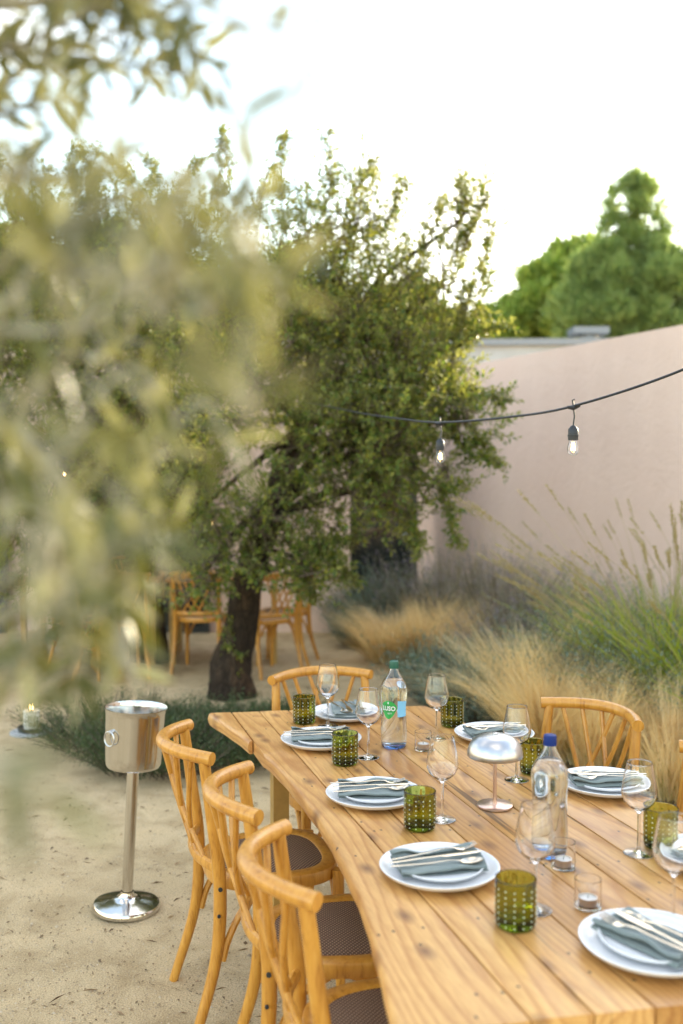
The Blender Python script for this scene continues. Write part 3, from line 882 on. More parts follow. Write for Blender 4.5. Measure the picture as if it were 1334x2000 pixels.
# wispy dry grass standing against the wall
for x, y, lab in ((1.22, 9.75, 'wispy dry grass against the pink wall, left tuft'), (1.62, 8.95, 'wispy dry grass against the pink wall, right tuft')):
    root = empty('wispy_grass', (x, y, 0), 0, lab, 'grass clump', 'wispy grasses against the wall')
    n = 170
    d = rng.normal(0, .22, (n, 3)); d[:, 2] = 1
    tag(link('blades', blades('blades', rng.normal(0, .12, (n, 3)) * np.array([1, 1, 0]), d, rng.uniform(.7, 1.45, n), np.full(n, .0045), np.stack([rng.normal(.1, .25, n), rng.normal(0, .2, n), rng.uniform(-.5, -.05, n)], 1), 5), M['seed'], root), kind='stuff')

# tall fountain grass at the right
def fountain(x, y, label, h=1.12, n=2400, nh=95):
    root = empty('fountain_grass', (x, y, 0), 0, label, 'ornamental grass', 'fountain grass on the right')
    a = rng.uniform(0, 2 * math.pi, n); rr_ = np.sqrt(rng.uniform(0, 1, n)) * .22
    base = np.stack([np.cos(a) * rr_, np.sin(a) * rr_, np.zeros(n)], 1)
    d = np.stack([np.cos(a) * .30 + .06, np.sin(a) * .30, np.ones(n)], 1) + rng.normal(0, .18, (n, 3))
    bend = np.stack([np.cos(a) * .5, np.sin(a) * .5, rng.uniform(-1.0, -.2, n)], 1)
    tag(link('leaf_blades', blades('leaf_blades', base, d, rng.uniform(.5, 1.1, n) * h * 1.05, rng.uniform(.010, .019, n), bend, 7), M['lime_blade'], root), kind='stuff')
    st, hd = [], []
    P, D, Nn = [], [], []
    sm = MB()
    for i in range(nh):
        a = rng.uniform(0, 2 * math.pi)
        d0 = np.array([math.cos(a) * .36 - .08, math.sin(a) * .3, 1.0]); d0 /= np.linalg.norm(d0)
        ln = rng.uniform(1.1, 1.85)
        bd = np.array([math.cos(a) * .34 - .24, math.sin(a) * .25, rng.uniform(-.50, -.14)])
        pth = [np.array([math.cos(a), math.sin(a), 0]) * .12 + (d0 * t + bd * t * t * .5) * ln for t in np.linspace(0, 1, 9)]
        sm.tube(pth, rads(.0026, .0012, 9), 3, cap=False)
        A = np.array(pth)
        m_ = 80
        tt = rng.uniform(.90, 1.0, m_) * 8
        p = np.stack([np.interp(tt, np.arange(9), A[:, j]) for j in range(3)], 1)
        ax = unit((A[-1] - A[-2])[None])[0]
        P.append(p); D.append(ax[None] * 1.4 + rng.normal(0, .5, (m_, 3))); Nn.append(rng.normal(0, 1, (m_, 3)))
    tag(sm.build('stalks', M['seed'], root), kind='stuff')
    P, D, Nn = np.concatenate(P), np.concatenate(D), np.concatenate(Nn)
    tag(link('seed_heads', leaves('seed_heads', P, D, Nn, rng.uniform(.016, .030, len(P)), np.full(len(P), .0045), DIA), M['seed'], root), kind='stuff')
fountain(2.10, 6.5, 'tall lime green fountain grass with arching plumes at the right edge')
fountain(2.3, 5.75, 'tall fountain grass leaning in from beyond the right border', 1.05, 1500, 50)

# ------------------------------------------------------------------ table
TA = R(16.3)                                  # the boards run 16.3 degrees left of the view direction
TU, TV = Vector((-math.sin(TA), math.cos(TA))), Vector((math.cos(TA), math.sin(TA)))
def tw_(u, v): q = TU * u + TV * v; return (q.x, q.y)
TOP = .75
UR = [1.2, 1.7, 2.0, 2.246, 2.507, 2.789, 3.157, 3.594, 3.75]
VR = [1.57, 1.615, 1.618, 1.599, 1.554, 1.509, 1.462, 1.40, 1.375]
def vl(u): return .671 - .1033 * (u - 2.68) ** 2
def vr(u): return float(np.interp(u, UR, VR))
def sm_edge(f, u): return (f(u - .08) + f(u - .04) + 2 * f(u) + f(u + .04) + f(u + .08)) / 6
def u_far(v): return 3.715 - (v - .54) * .141
def u_near(v): return 1.475 - (v - .55) * .10
table = empty('dining_table', (0, 0, 0), TA, 'long curved wooden plank table laid for dinner', 'table')
seams = [.30, .648, .752, .862, .972, 1.082, 1.193, 1.303, 1.412, 1.515, 1.80]
TH = .045
for i in range(len(seams) - 1):
    a, b = seams[i], seams[i + 1]
    g = .0021
    rows = []
    uu = np.linspace(1.2, 3.8, 131)
    r_ = random.Random(i)
    dz = r_.uniform(-.0006, .0006)
    for u in uu:
        wob = .0010 * math.sin(u * 13 + 1) + .0009 * math.sin(u * 37 + 2)
        if i == 0 and u < 2.65: continue
        lo, hi = sm_edge(vl, u) + wob, sm_edge(vr, u) + wob
        va_, vb_ = (lo if i == 1 and u < 2.65 else max(lo, a + g)), min(hi, b - g)
        if vb_ - va_ < .012: continue
        if not (u_near((va_ + vb_) / 2) <= u <= u_far((va_ + vb_) / 2)): continue
        rows.append((u, va_, vb_, va_ == lo, hi <= b - g))
    if len(rows) < 4: continue
    # stretch the two ends exactly onto the sawn ends of the table
    mb = MB(); prof = []
    for j, (u, va_, vb_, le, re) in enumerate(rows):
        el, er = (.010 if le else .0016), (.010 if re else .0016)
        ins = .004 if le else 0
        pts = [(va_ + ins, TOP - TH), (va_ - (.003 if le else 0), TOP - TH * .5), (va_, TOP - el), (va_ + el * .35, TOP - el * .3), (va_ + el, TOP + dz), (vb_ - er, TOP + dz), (vb_ - er * .35, TOP - er * .3), (vb_, TOP - er), (vb_ + (.003 if re else 0), TOP - TH * .5), (vb_, TOP - TH)]
        ring = []
        for v, z in pts:
            uq = u
            if j == 0 and abs(u - u_near(v)) < .05: uq = u_near(v)
            if j == len(rows) - 1 and abs(u - u_far(v)) < .05: uq = u_far(v)
            ring.append((v, uq, z))
        prof.append(ring)
    k = len(prof[0])
    vs_ = [p for ring in prof for p in ring]
    fs = []
    for j in range(len(prof) - 1):
        for q in range(k):
            q2 = (q + 1) % k
            fs.append((j * k + q, (j + 1) * k + q, (j + 1) * k + q2, j * k + q2))
    fs.append(tuple(range(k))); fs.append(tuple((len(prof) - 1) * k + q for q in range(k - 1, -1, -1)))
    MB().add(vs_, fs).build('plank', M['table'], table, angle=50)
M['leg_wood'] = simple('leg_wood', (.36, .22, .06), .5, var=.15)
for u, v in ((3.35, .755), (3.3, 1.28), (1.75, .78), (1.7, 1.45)):
    MB().box((v, u, (TOP - TH) / 2 - .001), (.055, .055, TOP - TH - .002)).build('leg', M['leg_wood'], table, smooth=False)
for u in (3.33, 1.73):
    MB().box(((.81 + 1.25) / 2 if u > 3 else (.84 + 1.39) / 2, u, TOP - TH - .032), (.44 if u > 3 else .54, .04, .055)).build('cross_rail', M['leg_wood'], table, smooth=False)

# ------------------------------------------------------------------ chairs
def make_chair():
    root = empty('bistro_chair')
    W = M['chair']
    BOW = .095
    def rail_pt(t, z, half=.19, y0=-.235, bow=BOW):      # t in -1..1 along the bowed rail
        return Vector((half * t, y0 - bow * (1 - t * t), z))
    # bent top rail, flat cut ends that reach a little past the posts
    rp_ = [rail_pt(t, .842 - .006 * t * t) for t in np.linspace(-1.09, 1.09, 25)]
    MB().tube(rp_, [.0195] * 25, 14).build('top_rail', W, root, angle=50)
    for s in (-1, 1):
        pth = smooth_path([(s * .185, -.238, .835), (s * .188, -.215, .66), (s * .184, -.192, .46), (s * .188, -.205, .24), (s * .200, -.275, .0)], 6)
        MB().tube(pth, list(np.interp(np.linspace(0, 1, len(pth)), [0, .45, .6, 1], [.0165, .0195, .0195, .0145])), 10).build('rear_leg', W, root)
        fp = smooth_path([(s * .168, .172, .455), (s * .170, .176, .25), (s * .174, .182, 0)], 4)
        MB().tube(fp, rads(.0195, .0135, len(fp)), 10).build('front_leg', W, root)
        # bent braces under the seat
        br = smooth_path([(s * .172, .150, .255), (s * .172, .125, .33), (s * .172, .075, .395), (s * .170, .0, .425)], 5)
        MB().tube(br, .011, 8, sx=1.0, sy=1.1).build('brace', W, root)
        br = smooth_path([(s * .186, -.185, .235), (s * .184, -.165, .30), (s * .180, -.115, .385), (s * .178, -.045, .425)], 5)
        MB().tube(br, .011, 8).build('brace', W, root)
        br = smooth_path([(s * .150, .178, .265), (s * .125, .178, .335), (s * .085, .180, .390), (s * .02, .182, .422)], 5)
        MB().tube(br, .010, 8).build('brace', W, root)
        bm = MB().tube([(s * .200, -.194, .452), (s * .2065, -.194, .452)], .0065, 10)
        bm.tube([(s * .203, -.199, .375), (s * .2085, -.199, .375)], .005, 10)
        bm.build('bolt', M['dark_metal'], root)
        # three spindles that fan across to the other side of the lower rail
        for top, bot, mid in ((-.80, -.10, -.52), (-.50, .30, -.20), (-.14, .66, .16)):
            p0 = rail_pt(s * top, .832)
            p2 = Vector((s * bot * .165, -.197 - .042 * (1 - bot * bot), .505))
            tm = s * mid
            p1 = Vector((.178 * tm, -.218 - .066 * (1 - tm * tm), .66))
            q = smooth_path([p0, p1, p2], 7)
            MB().tube(q, rads(.0085, .0075, len(q)), 8).build('spindle', W, root)
    lr = [Vector((.176 * t, -.196 - .045 * (1 - t * t), .503)) for t in np.linspace(-1, 1, 15)]
    MB().tube(lr, .013, 8, sx=1.35, sy=.85).build('lower_rail', W, root)
    # seat: rounded trapezoid
    def outline(k, n=44):
        o_ = []
        for i in range(n):
            a = 2 * math.pi * i / n
            c, s = math.cos(a), math.sin(a)
            x = math.copysign(abs(c) ** .72, c); y = math.copysign(abs(s) ** .72, s)
            w = .198 + .016 * y
            o_.append((x * w * k, y * .202 * k - .004))
        return o_
    n = 44
    mb = MB()
    rings = [(1.0, .425), (1.012, .437), (1.012, .452), (1.0, .462), (.97, .466), (.82, .466), (.79, .461), (.79, .430), (.97, .425)]
    vs_ = []
    for k, z in rings: vs_ += [(x, y, z) for x, y in outline(k)]
    m = len(rings); fs = []
    for j in range(m):
        for i in range(n):
            fs.append((j * n + i, j * n + (i + 1) % n, ((j + 1) % m) * n + (i + 1) % n, ((j + 1) % m) * n + i))
    mb.add(vs_, fs).build('seat_frame', W, root)
    mb = MB(); vs_ = []
    kk = (.80, .6, .35, .12)
    for k, z in zip(kk, (.460, .463, .465, .4655)): vs_ += [(x, y, z) for x, y in outline(k)]
    fs = [(j * n + i, j * n + (i + 1) % n, (j + 1) * n + (i + 1) % n, (j + 1) * n + i) for j in range(3) for i in range(n)]
    fs.append(tuple(3 * n + i for i in range(n)))
    mb.add(vs_, fs).build('seat_panel', M['cane'], root)
    return root

chairs = [  # rail middle x, y, facing angle
    (-.105, 2.065, R(-78.4), 'honey wood chair nearest the viewer on the left of the table', 'A'),
    (-.244, 2.535, R(-81.7), 'middle one of three honey wood chairs on the left of the table', 'A'),
    (-.450, 3.01, R(-72.4), 'farthest of three honey wood chairs left of the table, beside the ice bucket', 'A'),
    (-.083, 3.98, R(196.7), 'honey wood chair at the far end of the table, facing the viewer', 'A'),
    (.850, 3.37, R(126.9), 'honey wood chair on the right of the table before the golden grass', 'A'),
    (1.125, 2.78, R(118), 'honey wood chair at the right border, only one rail end in view', 'A'),
    (-.28, 8.62, R(80), 'distant chair against the pink wall, right of the oak trunk', 'B'),
    (-.50, 8.06, R(35), 'distant chair just right of the oak trunk, its back towards us', 'B'),
    (-1.20, 8.15, R(-5), 'distant chair left of the oak trunk', 'B'),
    (-2.25, 8.0, R(-40), 'distant chair far left, behind the blurred olive branches', 'B'),
    (-1.75, 7.95, R(20), 'distant chair between the candle and the second oak trunk', 'B'),
    (-2.1, 9.7, R(175), 'distant chair on the far side of the left background table', 'B')]
chair0 = make_chair()
for i, (x, y, th, lab, g) in enumerate(chairs):
    c = chair0 if i == 0 else copy_tree(chair0)
    off = .235
    fx, fy = -math.sin(th), math.cos(th)
    c.location = (x + fx * off, y + fy * off, 0)
    c.rotation_euler = (0, 0, th)
    tag(c, lab, 'chair', 'chairs round the laid table' if g == 'A' else 'chairs in the background')

for (x, y, w, d_, lab) in ((-1.05, 8.95, 1.0, .8, 'plain wooden table behind the oak trunk, chairs around it'), (-2.2, 8.85, 1.2, .8, 'plain wooden table at the far left behind the olive branches')):
    t = empty('side_table', (x, y, 0), R(4), lab, 'table')
    for k in range(6): MB().box((0, -d_ / 2 + d_ / 12 + k * d_ / 6, .735), (w, d_ / 6 - .004, .03)).build('plank', M['table'], t, smooth=False)
    for s in (-1, 1):
        for q in (-1, 1): MB().box((s * (w / 2 - .06), q * (d_ / 2 - .06), .36), (.05, .05, .72)).build('leg', M['leg_wood'], t, smooth=False)
        MB().box((s * (w / 2 - .06), 0, .06), (.04, d_ - .174, .05)).build('foot_rail', M['leg_wood'], t, smooth=False)

# ------------------------------------------------------------------ tableware
def plate_mesh(name, r, h):
    pr = [(0, .0), (r * .58, .0), (r * .60, .003), (r * .80, .006), (r * .94, h * .55), (r * .995, h * .90), (r, h * .97), (r * .985, h), (r * .955, h * .93), (r * .90, h * .60), (r * .80, .0105), (r * .5, .0085), (0, .0085)]
    return MB().lathe(pr, 56).mesh(name, angle=60)
dinner_me = plate_mesh('dinner_plate', .135, .024); dinner_me.materials.append(M['porcelain'])
side_me = plate_mesh('side_plate', .100, .018); side_me.materials.append(M['porcelain'])

def napkin_mesh(seed):
    r_ = random.Random(seed)
    prof = [(-.052, .001), (-.02, .001), (.02, .001), (.050, .002), (.0565, .0045), (.0565, .0085), (.050, .0115), (.02, .0105), (-.02, .0095), (-.046, .0100), (-.0535, .0125), (-.054, .0175), (-.048, .0205), (-.02, .0170), (.012, .0160), (.034, .0175), (.046, .0215), (.0515, .0265), (.049, .0300), (.042, .0305), (.035, .0280)]
    nx = 22
    ph = [r_.uniform(0, 6.28) for _ in range(6)]
    T_ = .0008
    vs_ = []
    np_ = len(prof)
    for i in range(nx):
        t = i / (nx - 1)
        x = lerp(-.098, .098, t)
        for side in (1, -1):
            for j, (y, z) in enumerate(prof):
                a, b = prof[max(0, j - 1)], prof[min(np_ - 1, j + 1)]
                ty, tz = b[0] - a[0], b[1] - a[1]
                l = math.hypot(ty, tz)
                ny, nz = -tz / l, ty / l
                lay = j / (np_ - 1)
                wz = lay * (.0042 * math.sin(t * 8 + ph[0] + y * 40) + .0026 * math.sin(t * 15 + ph[1] + y * 25) + .0045 * max(0, abs(t - .5) * 2 - .55))
                wy = lay * (.0035 * math.sin(t * 5 + ph[2]) + .004 * (t - .5))
                wx = lay * .006 * math.sin(y * 50 + ph[3]) * (1 if t in (0, 1) else .3)
                vs_.append((x + wx, y + wy + ny * T_ * side, z * .64 + wz + nz * T_ * side + .001))
    fs = []
    st = 2 * np_
    for i in range(nx - 1):
        for j in range(np_ - 1):
            a = i * st + j
            fs.append((a, a + 1, a + st + 1, a + st))
            a = i * st + np_ + j
            fs.append((a, a + st, a + st + 1, a + 1))
        for a, b in ((0, np_), (np_ - 1, 2 * np_ - 1)):
            fs.append((i * st + a, i * st + b, (i + 1) * st + b, (i + 1) * st + a))
    for i in (0, nx - 1):
        for j in range(np_ - 1):
            fs.append((i * st + j, i * st + j + 1, i * st + np_ + j + 1, i * st + np_ + j))
    me = MB().add(vs_, fs).mesh('napkin', angle=70)
    me.materials.append(M['linen'])
    return me
napkins = [napkin_mesh(s) for s in range(8)]

def flat_strip(mb, st, th):
    """st: (x, half width, z) stations of a flat bar lying along x."""
    vs_ = []
    for x, w, z in st:
        vs_ += [(x, -w, z), (x, -w * .55, z + th), (x, w * .55, z + th), (x, w, z), (x, w * .55, z - th), (x, -w * .55, z - th)]
    fs = []
    for i in range(len(st) - 1):
        for k in range(6):
            fs.append((i * 6 + k, i * 6 + (k + 1) % 6, (i + 1) * 6 + (k + 1) % 6, (i + 1) * 6 + k))
    fs.append((5, 4, 3, 2, 1, 0)); fs.append(tuple((len(st) - 1) * 6 + k for k in range(6)))
    mb.add(vs_, fs)
def fork_mesh():
    mb = MB()
    flat_strip(mb, [(-.105, .0030, 0), (-.09, .0042, 0), (-.02, .0030, .0015), (.03, .0022, .005), (.048, .0035, .004), (.056, .0085, .001), (.066, .0115, -.001), (.074, .0120, -.0005)], .0013)
    for k in range(4):
        y = -.0098 + k * .0065
        mb.tube([(.073, y, -.0006), (.088, y, .0022), (.106, y * .96, .008)], [.0022, .0019, .0010], 6)
    return mb.mesh('fork')
def knife_mesh():
    mb = MB()
    flat_strip(mb, [(-.108, .0030, 0), (-.095, .0045, 0), (-.02, .0034, .001), (.012, .0032, .001), (.022, .0075, .001), (.07, .0092, .001), (.098, .0075, .001), (.112, .0015, .001)], .0011)
    return mb.mesh('knife')
def spoon_mesh():
    mb = MB()
    flat_strip(mb, [(-.105, .0030, 0), (-.09, .0042, 0), (-.02, .0030, .0015), (.03, .0024, .006), (.05, .0034, .004), (.056, .005, .0035)], .0013)
    n = 20; vs_ = []; kk = (1.0, .8, .5, .2)
    for off in (0, -.0013):
        for k in kk:
            for i in range(n):
                a = 2 * math.pi * i / n
                vs_.append((.079 + .027 * k * math.cos(a), .0165 * k * math.sin(a) * (1 - .12 * math.cos(a)), .004 - .009 * (1 - k * k) + off + .002 * k * math.cos(a)))
    fs = []
    for s in range(2):
        for j in range(3):
            for i in range(n):
                a, b = s * 4 * n + j * n + i, s * 4 * n + j * n + (i + 1) % n
                fs.append((a, b, b + n, a + n) if s == 0 else (a + n, b + n, b, a))
        fs.append(tuple(s * 4 * n + 3 * n + i for i in (range(n) if s == 0 else range(n - 1, -1, -1))))
    for i in range(n): fs.append((i, 4 * n + i, 4 * n + (i + 1) % n, (i + 1) % n))
    mb.add(vs_, fs)
    return mb.mesh('spoon')
cut = {'fork': fork_mesh(), 'knife': knife_mesh(), 'spoon': spoon_mesh()}
for m in cut.values(): m.materials.append(M['champagne'])

def put(me, name, loc, rot, label, cat, group):
    o = bpy.data.objects.new(name, me)
    col.objects.link(o)
    o.location = loc; o.rotation_euler = rot
    return tag(o, label, cat, group)
VA, UA = TA, TA + math.pi / 2
settings = [  # x, y, direction the diner faces, place
    (.220, 2.206, VA + R(-4), 'at the nearest of three places on the curved left edge'),
    (.091, 2.721, VA + R(-14), 'at the middle of three places on the curved left edge'),
    (-.068, 3.290, VA + R(-14), 'at the farthest of three places on the curved left edge'),
    (.020, 3.660, UA + R(180), 'at the far end before the lone end chair'),
    (.520, 3.360, VA + R(180), 'behind the mushroom lamp on the right side'),
    (.755, 2.820, VA + R(172), 'just beyond the blue capped bottle'),
    (.864, 2.259, VA + R(183), 'cut off by the right border of the photo'),
    (.585, 1.845, UA + R(22), 'at the near end, closest to the viewer')]
for i, (x, y, th, w) in enumerate(settings):
    z = TOP + .0012
    put(dinner_me, 'dinner_plate', (x, y, z), (0, 0, i * .7), 'large white dinner plate ' + w, 'plate', 'dinner plates on the table')
    put(side_me, 'side_plate', (x + .002, y + .003, z + .0095), (0, 0, i * 1.3), 'small white side plate ' + w, 'plate', 'side plates on the dinner plates')
    c, s = math.cos(th), math.sin(th)
    jt = random.Random(i + 40)
    nr_ = th + jt.uniform(-.22, .22)
    put(napkins[i], 'napkin', (x, y, z + .0195), (0, 0, nr_), 'folded slate green napkin ' + w, 'napkin', 'folded napkins on the plates')
    zc = z + .0195 + .0205
    for nm, lat, da in (('fork', .026, .05), ('knife', .0, -.02), ('spoon', -.028, .04)):
        lx = -.012 + jt.uniform(-.01, .01)
        put(cut[nm], nm, (x + c * lx - s * lat, y + s * lx + c * lat, zc - (.004 if nm == 'spoon' else 0)), (jt.uniform(-.06, .06), R(jt.uniform(-2, 1)), th + da + jt.uniform(-.10, .10)), 'champagne gold %s %s' % (nm, w), nm, nm.replace('knife', 'knive') + 's on the napkins')

# green dotted tumblers
def make_tumbler():
    root = empty('tumbler')
    r, h = .041, .098
    nr = 12
    def mod(q, z, a):
        return q - .0011 * (.5 + .5 * math.cos(nr * a)) * (1 if .02 < z < .09 else 0) if q < .0385 and q > .02 else q
    body = MB().lathe([(0, .0), (.032, .0), (.0365, .0015), (.0388, .0045), (.0400, .009), (.0405, .014), (r, .022), (r, .03), (r, h - .004), (r, h - .002), (r - .0005, h - .0006), (r - .0012, h), (r - .0019, h - .0006), (r - .0024, h - .002), (r - .0025, h - .004), (r - .0036, .086), (r - .0038, .080), (r - .0042, .03), (r - .0044, .025), (r - .0055, .0205), (r - .008, .0180), (.028, .0166), (.022, .0160), (0, .0155)], 96, mod)
    body.build('glass_body', M['green_glass'], root, angle=60)
    dots = MB()
    for row in range(7):
        for k in range(14):
            a = 2 * math.pi * (k + (.5 if row % 2 else 0) * 0) / 14
            z = .010 + row * .0118
            rr_ = r + .0002 if z > .02 else .0398
            c = Vector((rr_ * math.cos(a), rr_ * math.sin(a), z))
            n_ = Vector((math.cos(a), math.sin(a), 0)); t_ = Vector((-math.sin(a), math.cos(a), 0)); u_ = Vector((0, 0, 1))
            s_ = .0018
            vs_ = [c + (t_ * math.cos(b) + u_ * math.sin(b)) * s_ for b in np.linspace(0, 2 * math.pi, 7)[:-1]] + [c + (t_ * math.cos(b) + u_ * math.sin(b)) * s_ * .6 + n_ * .0012 for b in np.linspace(0, 2 * math.pi, 7)[:-1]]
            fs = [(q, (q + 1) % 6, 6 + (q + 1) % 6, 6 + q) for q in range(6)] + [tuple(range(6, 12))]
            dots.add(vs_, fs)
    tag(dots.build('raised_dots', M['pearl'], root), kind='stuff')
    return root
tumblers = [(.347, 1.952, 'in front of the nearest left plate, closest to the viewer'), (.199, 2.498, 'before the middle left plate'), (.011, 3.061, 'before the farthest left plate'), (-.135, 3.571, 'at the far left corner beside the end plate'),
            (.395, 3.527, 'at the far right, left of the plate behind the lamp'), (.578, 2.966, 'mostly hidden behind the lamp and the blue capped bottle'), (.770, 2.369, 'behind the wine glass at the right border')]
t0 = make_tumbler()
for i, (x, y, w) in enumerate(tumblers):
    t = t0 if i == 0 else copy_tree(t0)
    t.location = (x, y, TOP + .001); t.rotation_euler = (0, 0, i * .8)
    tag(t, 'green dotted glass tumbler ' + w, 'tumbler', 'green tumblers on the table')

# wine glasses: bowl, stem and foot meet edge to edge
def make_wine():
    root = empty('wine_glass')
    MB().lathe([(.0042, .098), (.0085, .104), (.022, .112), (.0345, .124), (.0405, .138), (.0415, .150), (.0385, .172), (.0335, .198), (.0303, .216), (.0300, .218), (.0298, .2190), (.0295, .2193), (.0292, .2190), (.0290, .2180), (.0293, .216), (.0325, .198), (.0374, .172), (.0403, .150), (.0392, .139), (.0333, .1255), (.021, .1140), (.008, .1075), (0, .1065)], 48).build('bowl', M['clear'], root, angle=60)
    MB().lathe([(.0055, .008), (.0038, .018), (.0034, .05), (.0036, .085), (.0042, .098)], 20).build('stem', M['clear'], root, angle=60)
    MB().lathe([(0, .0003), (.031, .0003), (.0340, .0004), (.0352, .0008), (.0355, .0013), (.0352, .0018), (.0342, .0021), (.032, .0024), (.025, .0032), (.018, .0041), (.012, .0052), (.008, .0065), (.0055, .008)], 48).build('foot', M['clear'], root, angle=80)
    return root
wines = [(-.049, 3.527, 'at the far end beside the leftmost tumbler'), (.085, 3.128, 'left of the green capped bottle'), (.323, 3.348, 'right of the green capped bottle'), (.515, 2.896, 'directly behind the mushroom lamp'),
         (.262, 2.558, 'left of the lamp, before the middle left plate'), (.399, 2.022, 'blurred in front of the blue capped bottle'), (.704, 2.327, 'on the right before the plate beyond the blue capped bottle'), (.662, 1.955, 'blurred at the right border behind the nearest plate')]
w0 = make_wine()
for i, (x, y, w) in enumerate(wines):
    t = w0 if i == 0 else copy_tree(w0)
    t.location = (x, y, TOP + .001); t.rotation_euler = (0, 0, i)
    tag(t, 'clear stemmed wine glass ' + w, 'wine glass', 'wine glasses on the table')

# votives: glass cup with a tealight standing in it
def make_votive():
    root = empty('votive_glass')
    MB().lathe([(0, 0), (.0250, 0), (.0265, .0006), (.0273, .0018), (.0275, .0035), (.0275, .005), (.0275, .0585), (.0275, .0600), (.0272, .0608), (.0268, .0610), (.0264, .0608), (.0261, .0600), (.0261, .0585), (.0261, .0075), (.0260, .0062), (.0252, .0050), (.0240, .0046), (.022, .0045), (0, .0045)], 48).build('glass_cup', M['clear'], root, angle=80)
    return root
def make_tealight():
    root = empty('tealight')
    MB().lathe([(0, 0), (.0180, 0), (.0186, .001), (.0186, .0155), (.0192, .0165), (.0180, .0166), (.0178, .0145)], 32).build('metal_cup', M['alu'], root)
    MB().lathe([(.0178, .0135), (.010, .0142), (0, .0139)], 32).build('wax', M['wax'], root)
    MB().tube([(0, 0, .0138), (.0004, 0, .018), (.0014, 0, .0205)], .0007, 5).build('wick', M['wick'], root)
    return root
vt, tl = make_votive(), make_tealight()
for i, (x, y, w) in enumerate([(.512, 2.037, 'nearest the viewer'), (.507, 2.244, 'beside the foot of the blue capped bottle'), (.266, 3.216, 'behind the green capped bottle foot')]):
    a = vt if i == 0 else copy_tree(vt)
    b = tl if i == 0 else copy_tree(tl)
    a.location = (x, y, TOP + .001); b.location = (x, y, TOP + .0060)
    tag(a, 'clear glass candle cup ' + w, 'candle holder', 'glass candle cups on the table')
    tag(b, 'small white tealight in the glass cup ' + w, 'tealight', 'tealights in the glass cups')

# water bottles
BZ = [0, .003, .012, .03, .06, .10, .13, .165, .185, .203, .218, .233, .250, .262, .268]
BR = [.036, .0400, .0418, .0428, .0432, .0405, .0396, .0422, .0440, .0425, .0350, .0245, .0155, .0125, .0125]
def br_(z): return float(np.interp(z, BZ, BR))
def smooth_br(z): return (br_(z - .006) + 2 * br_(z) + br_(z + .006)) / 4 if .01 < z < .258 else br_(z)
def patch(name, a0, a1, shape, mat, parent, off=.0005, n=22):
    """Printed patch on the bottle side; shape(s) -> (z low, z high) for s in 0..1 across the angle range (degrees)."""
    vs_, fs = [], []
    m = 10
    for i in range(n + 1):
        s = i / n
        a = R(lerp(a0, a1, s))
        lo, hi = shape(s)
        for j in range(m + 1):
            z = lerp(lo, hi, j / m)
            r = smooth_br(z) + off
            vs_.append((r * math.cos(a), r * math.sin(a), z))
    for i in range(n):
        for j in range(m):
            p = i * (m + 1) + j
            fs.append((p, p + m + 1, p + m + 2, p + 1))
    return MB().add(vs_, fs).build(name, mat, parent)
def wrap_text(txt, size, a0, z0, mat, parent, off=.0010, squash=1.0, fat=0.0):
    cu = bpy.data.curves.new('print', 'FONT')
    cu.body = txt; cu.size = size; cu.align_x = 'CENTER'; cu.resolution_u = 3; cu.offset = fat
    to = bpy.data.objects.new('print', cu); col.objects.link(to)
    dg = bpy.context.evaluated_depsgraph_get()
    me = bpy.data.meshes.new_from_object(to.evaluated_get(dg))
    bpy.data.objects.remove(to)
    for v in me.vertices:
        z = z0 + v.co.y; r = smooth_br(z) + off
        a = R(a0) + v.co.x * squash / r
        v.co = (r * math.cos(a), r * math.sin(a), z)
    me.name = 'lettering'
    me.materials.append(mat)
    o = bpy.data.objects.new('lettering', me); col.objects.link(o); o.parent = parent
    return o
def make_bottle(cap_mat):
    root = empty('water_bottle')
    zs = np.linspace(.012, .256, 46)
    outer = [(0, .004), (.026, .0035), (.031, 0), (.036, 0), (.0400, .003)] + [(smooth_br(z), z) for z in zs] + [(.0125, .262), (.0140, .263), (.0140, .266), (.0125, .267), (.0125, .272)]
    inner = [(.0095, .272), (.0095, .262)] + [(max(.0095, smooth_br(z) - .0028), z) for z in zs[::-1]] + [(.0370, .0105), (.030, .0085), (0, .0095)]
    MB().lathe(outer + inner, 56).build('glass_body', M['bottle'], root, angle=60)
    wz = [z for z in zs if z < .226]
    wtr = [(0, .0092), (.030, .0082), (.0373, .0102)] + [(smooth_br(z) - .0025, z) for z in wz] + [(smooth_br(.226) - .0035, .2262), (0, .2258)]
    MB().lathe(wtr, 48).build('water', M['water'], root, angle=60)
    MB().lathe([(0, .0046), (.0315, .0044), (.0355, .0040), (.0378, .0062), (.0375, .0084), (.030, .0072), (0, .0075)], 40).build('tinted_base', M['blue_glass'], root, angle=60)
    cp = MB()
    def ridge(q, z, a): return q * (1 + (.02 * math.cos(30 * a) if .258 < z < .279 else 0))
    cp.lathe([(.0142, .2600), (.0150, .2602), (.0150, .2640), (.0152, .2650), (.0152, .2800), (.0144, .2840), (.0120, .2852), (0, .2852)], 60, ridge)
    cp.build('screw_cap', cap_mat, root)
    return root
b1 = make_bottle(M['cap_green'])
b1.location = (.173, 3.259, TOP + .001)
tag(b1, 'clear water bottle with green cap and green leaf shaped label', 'bottle', 'water bottles on the table')
def leaf_shape(s):
    # rounded drop with a point at the bottom
    w = math.sin(math.pi * min(1, max(0, s)))
    hi = .134 + .026 * (w ** .45) * (1 - .25 * abs(s - .5))
    lo = .134 - .034 * (w ** .95)
    return lo, hi
lb = patch('leaf_label', -160, -78, leaf_shape, M['label_green'], b1, .0006, 30)
patch('back_label', -76, -18, lambda s: (.106, .160 - .006 * s), M['label_blue'], b1, .0006)
wrap_text('LUSO', .0205, -119, .1275, M['label_white'], b1, .0013, .95, .0006)
wrap_text('agua', .0085, -113, .1170, M['label_white'], b1, .0013)
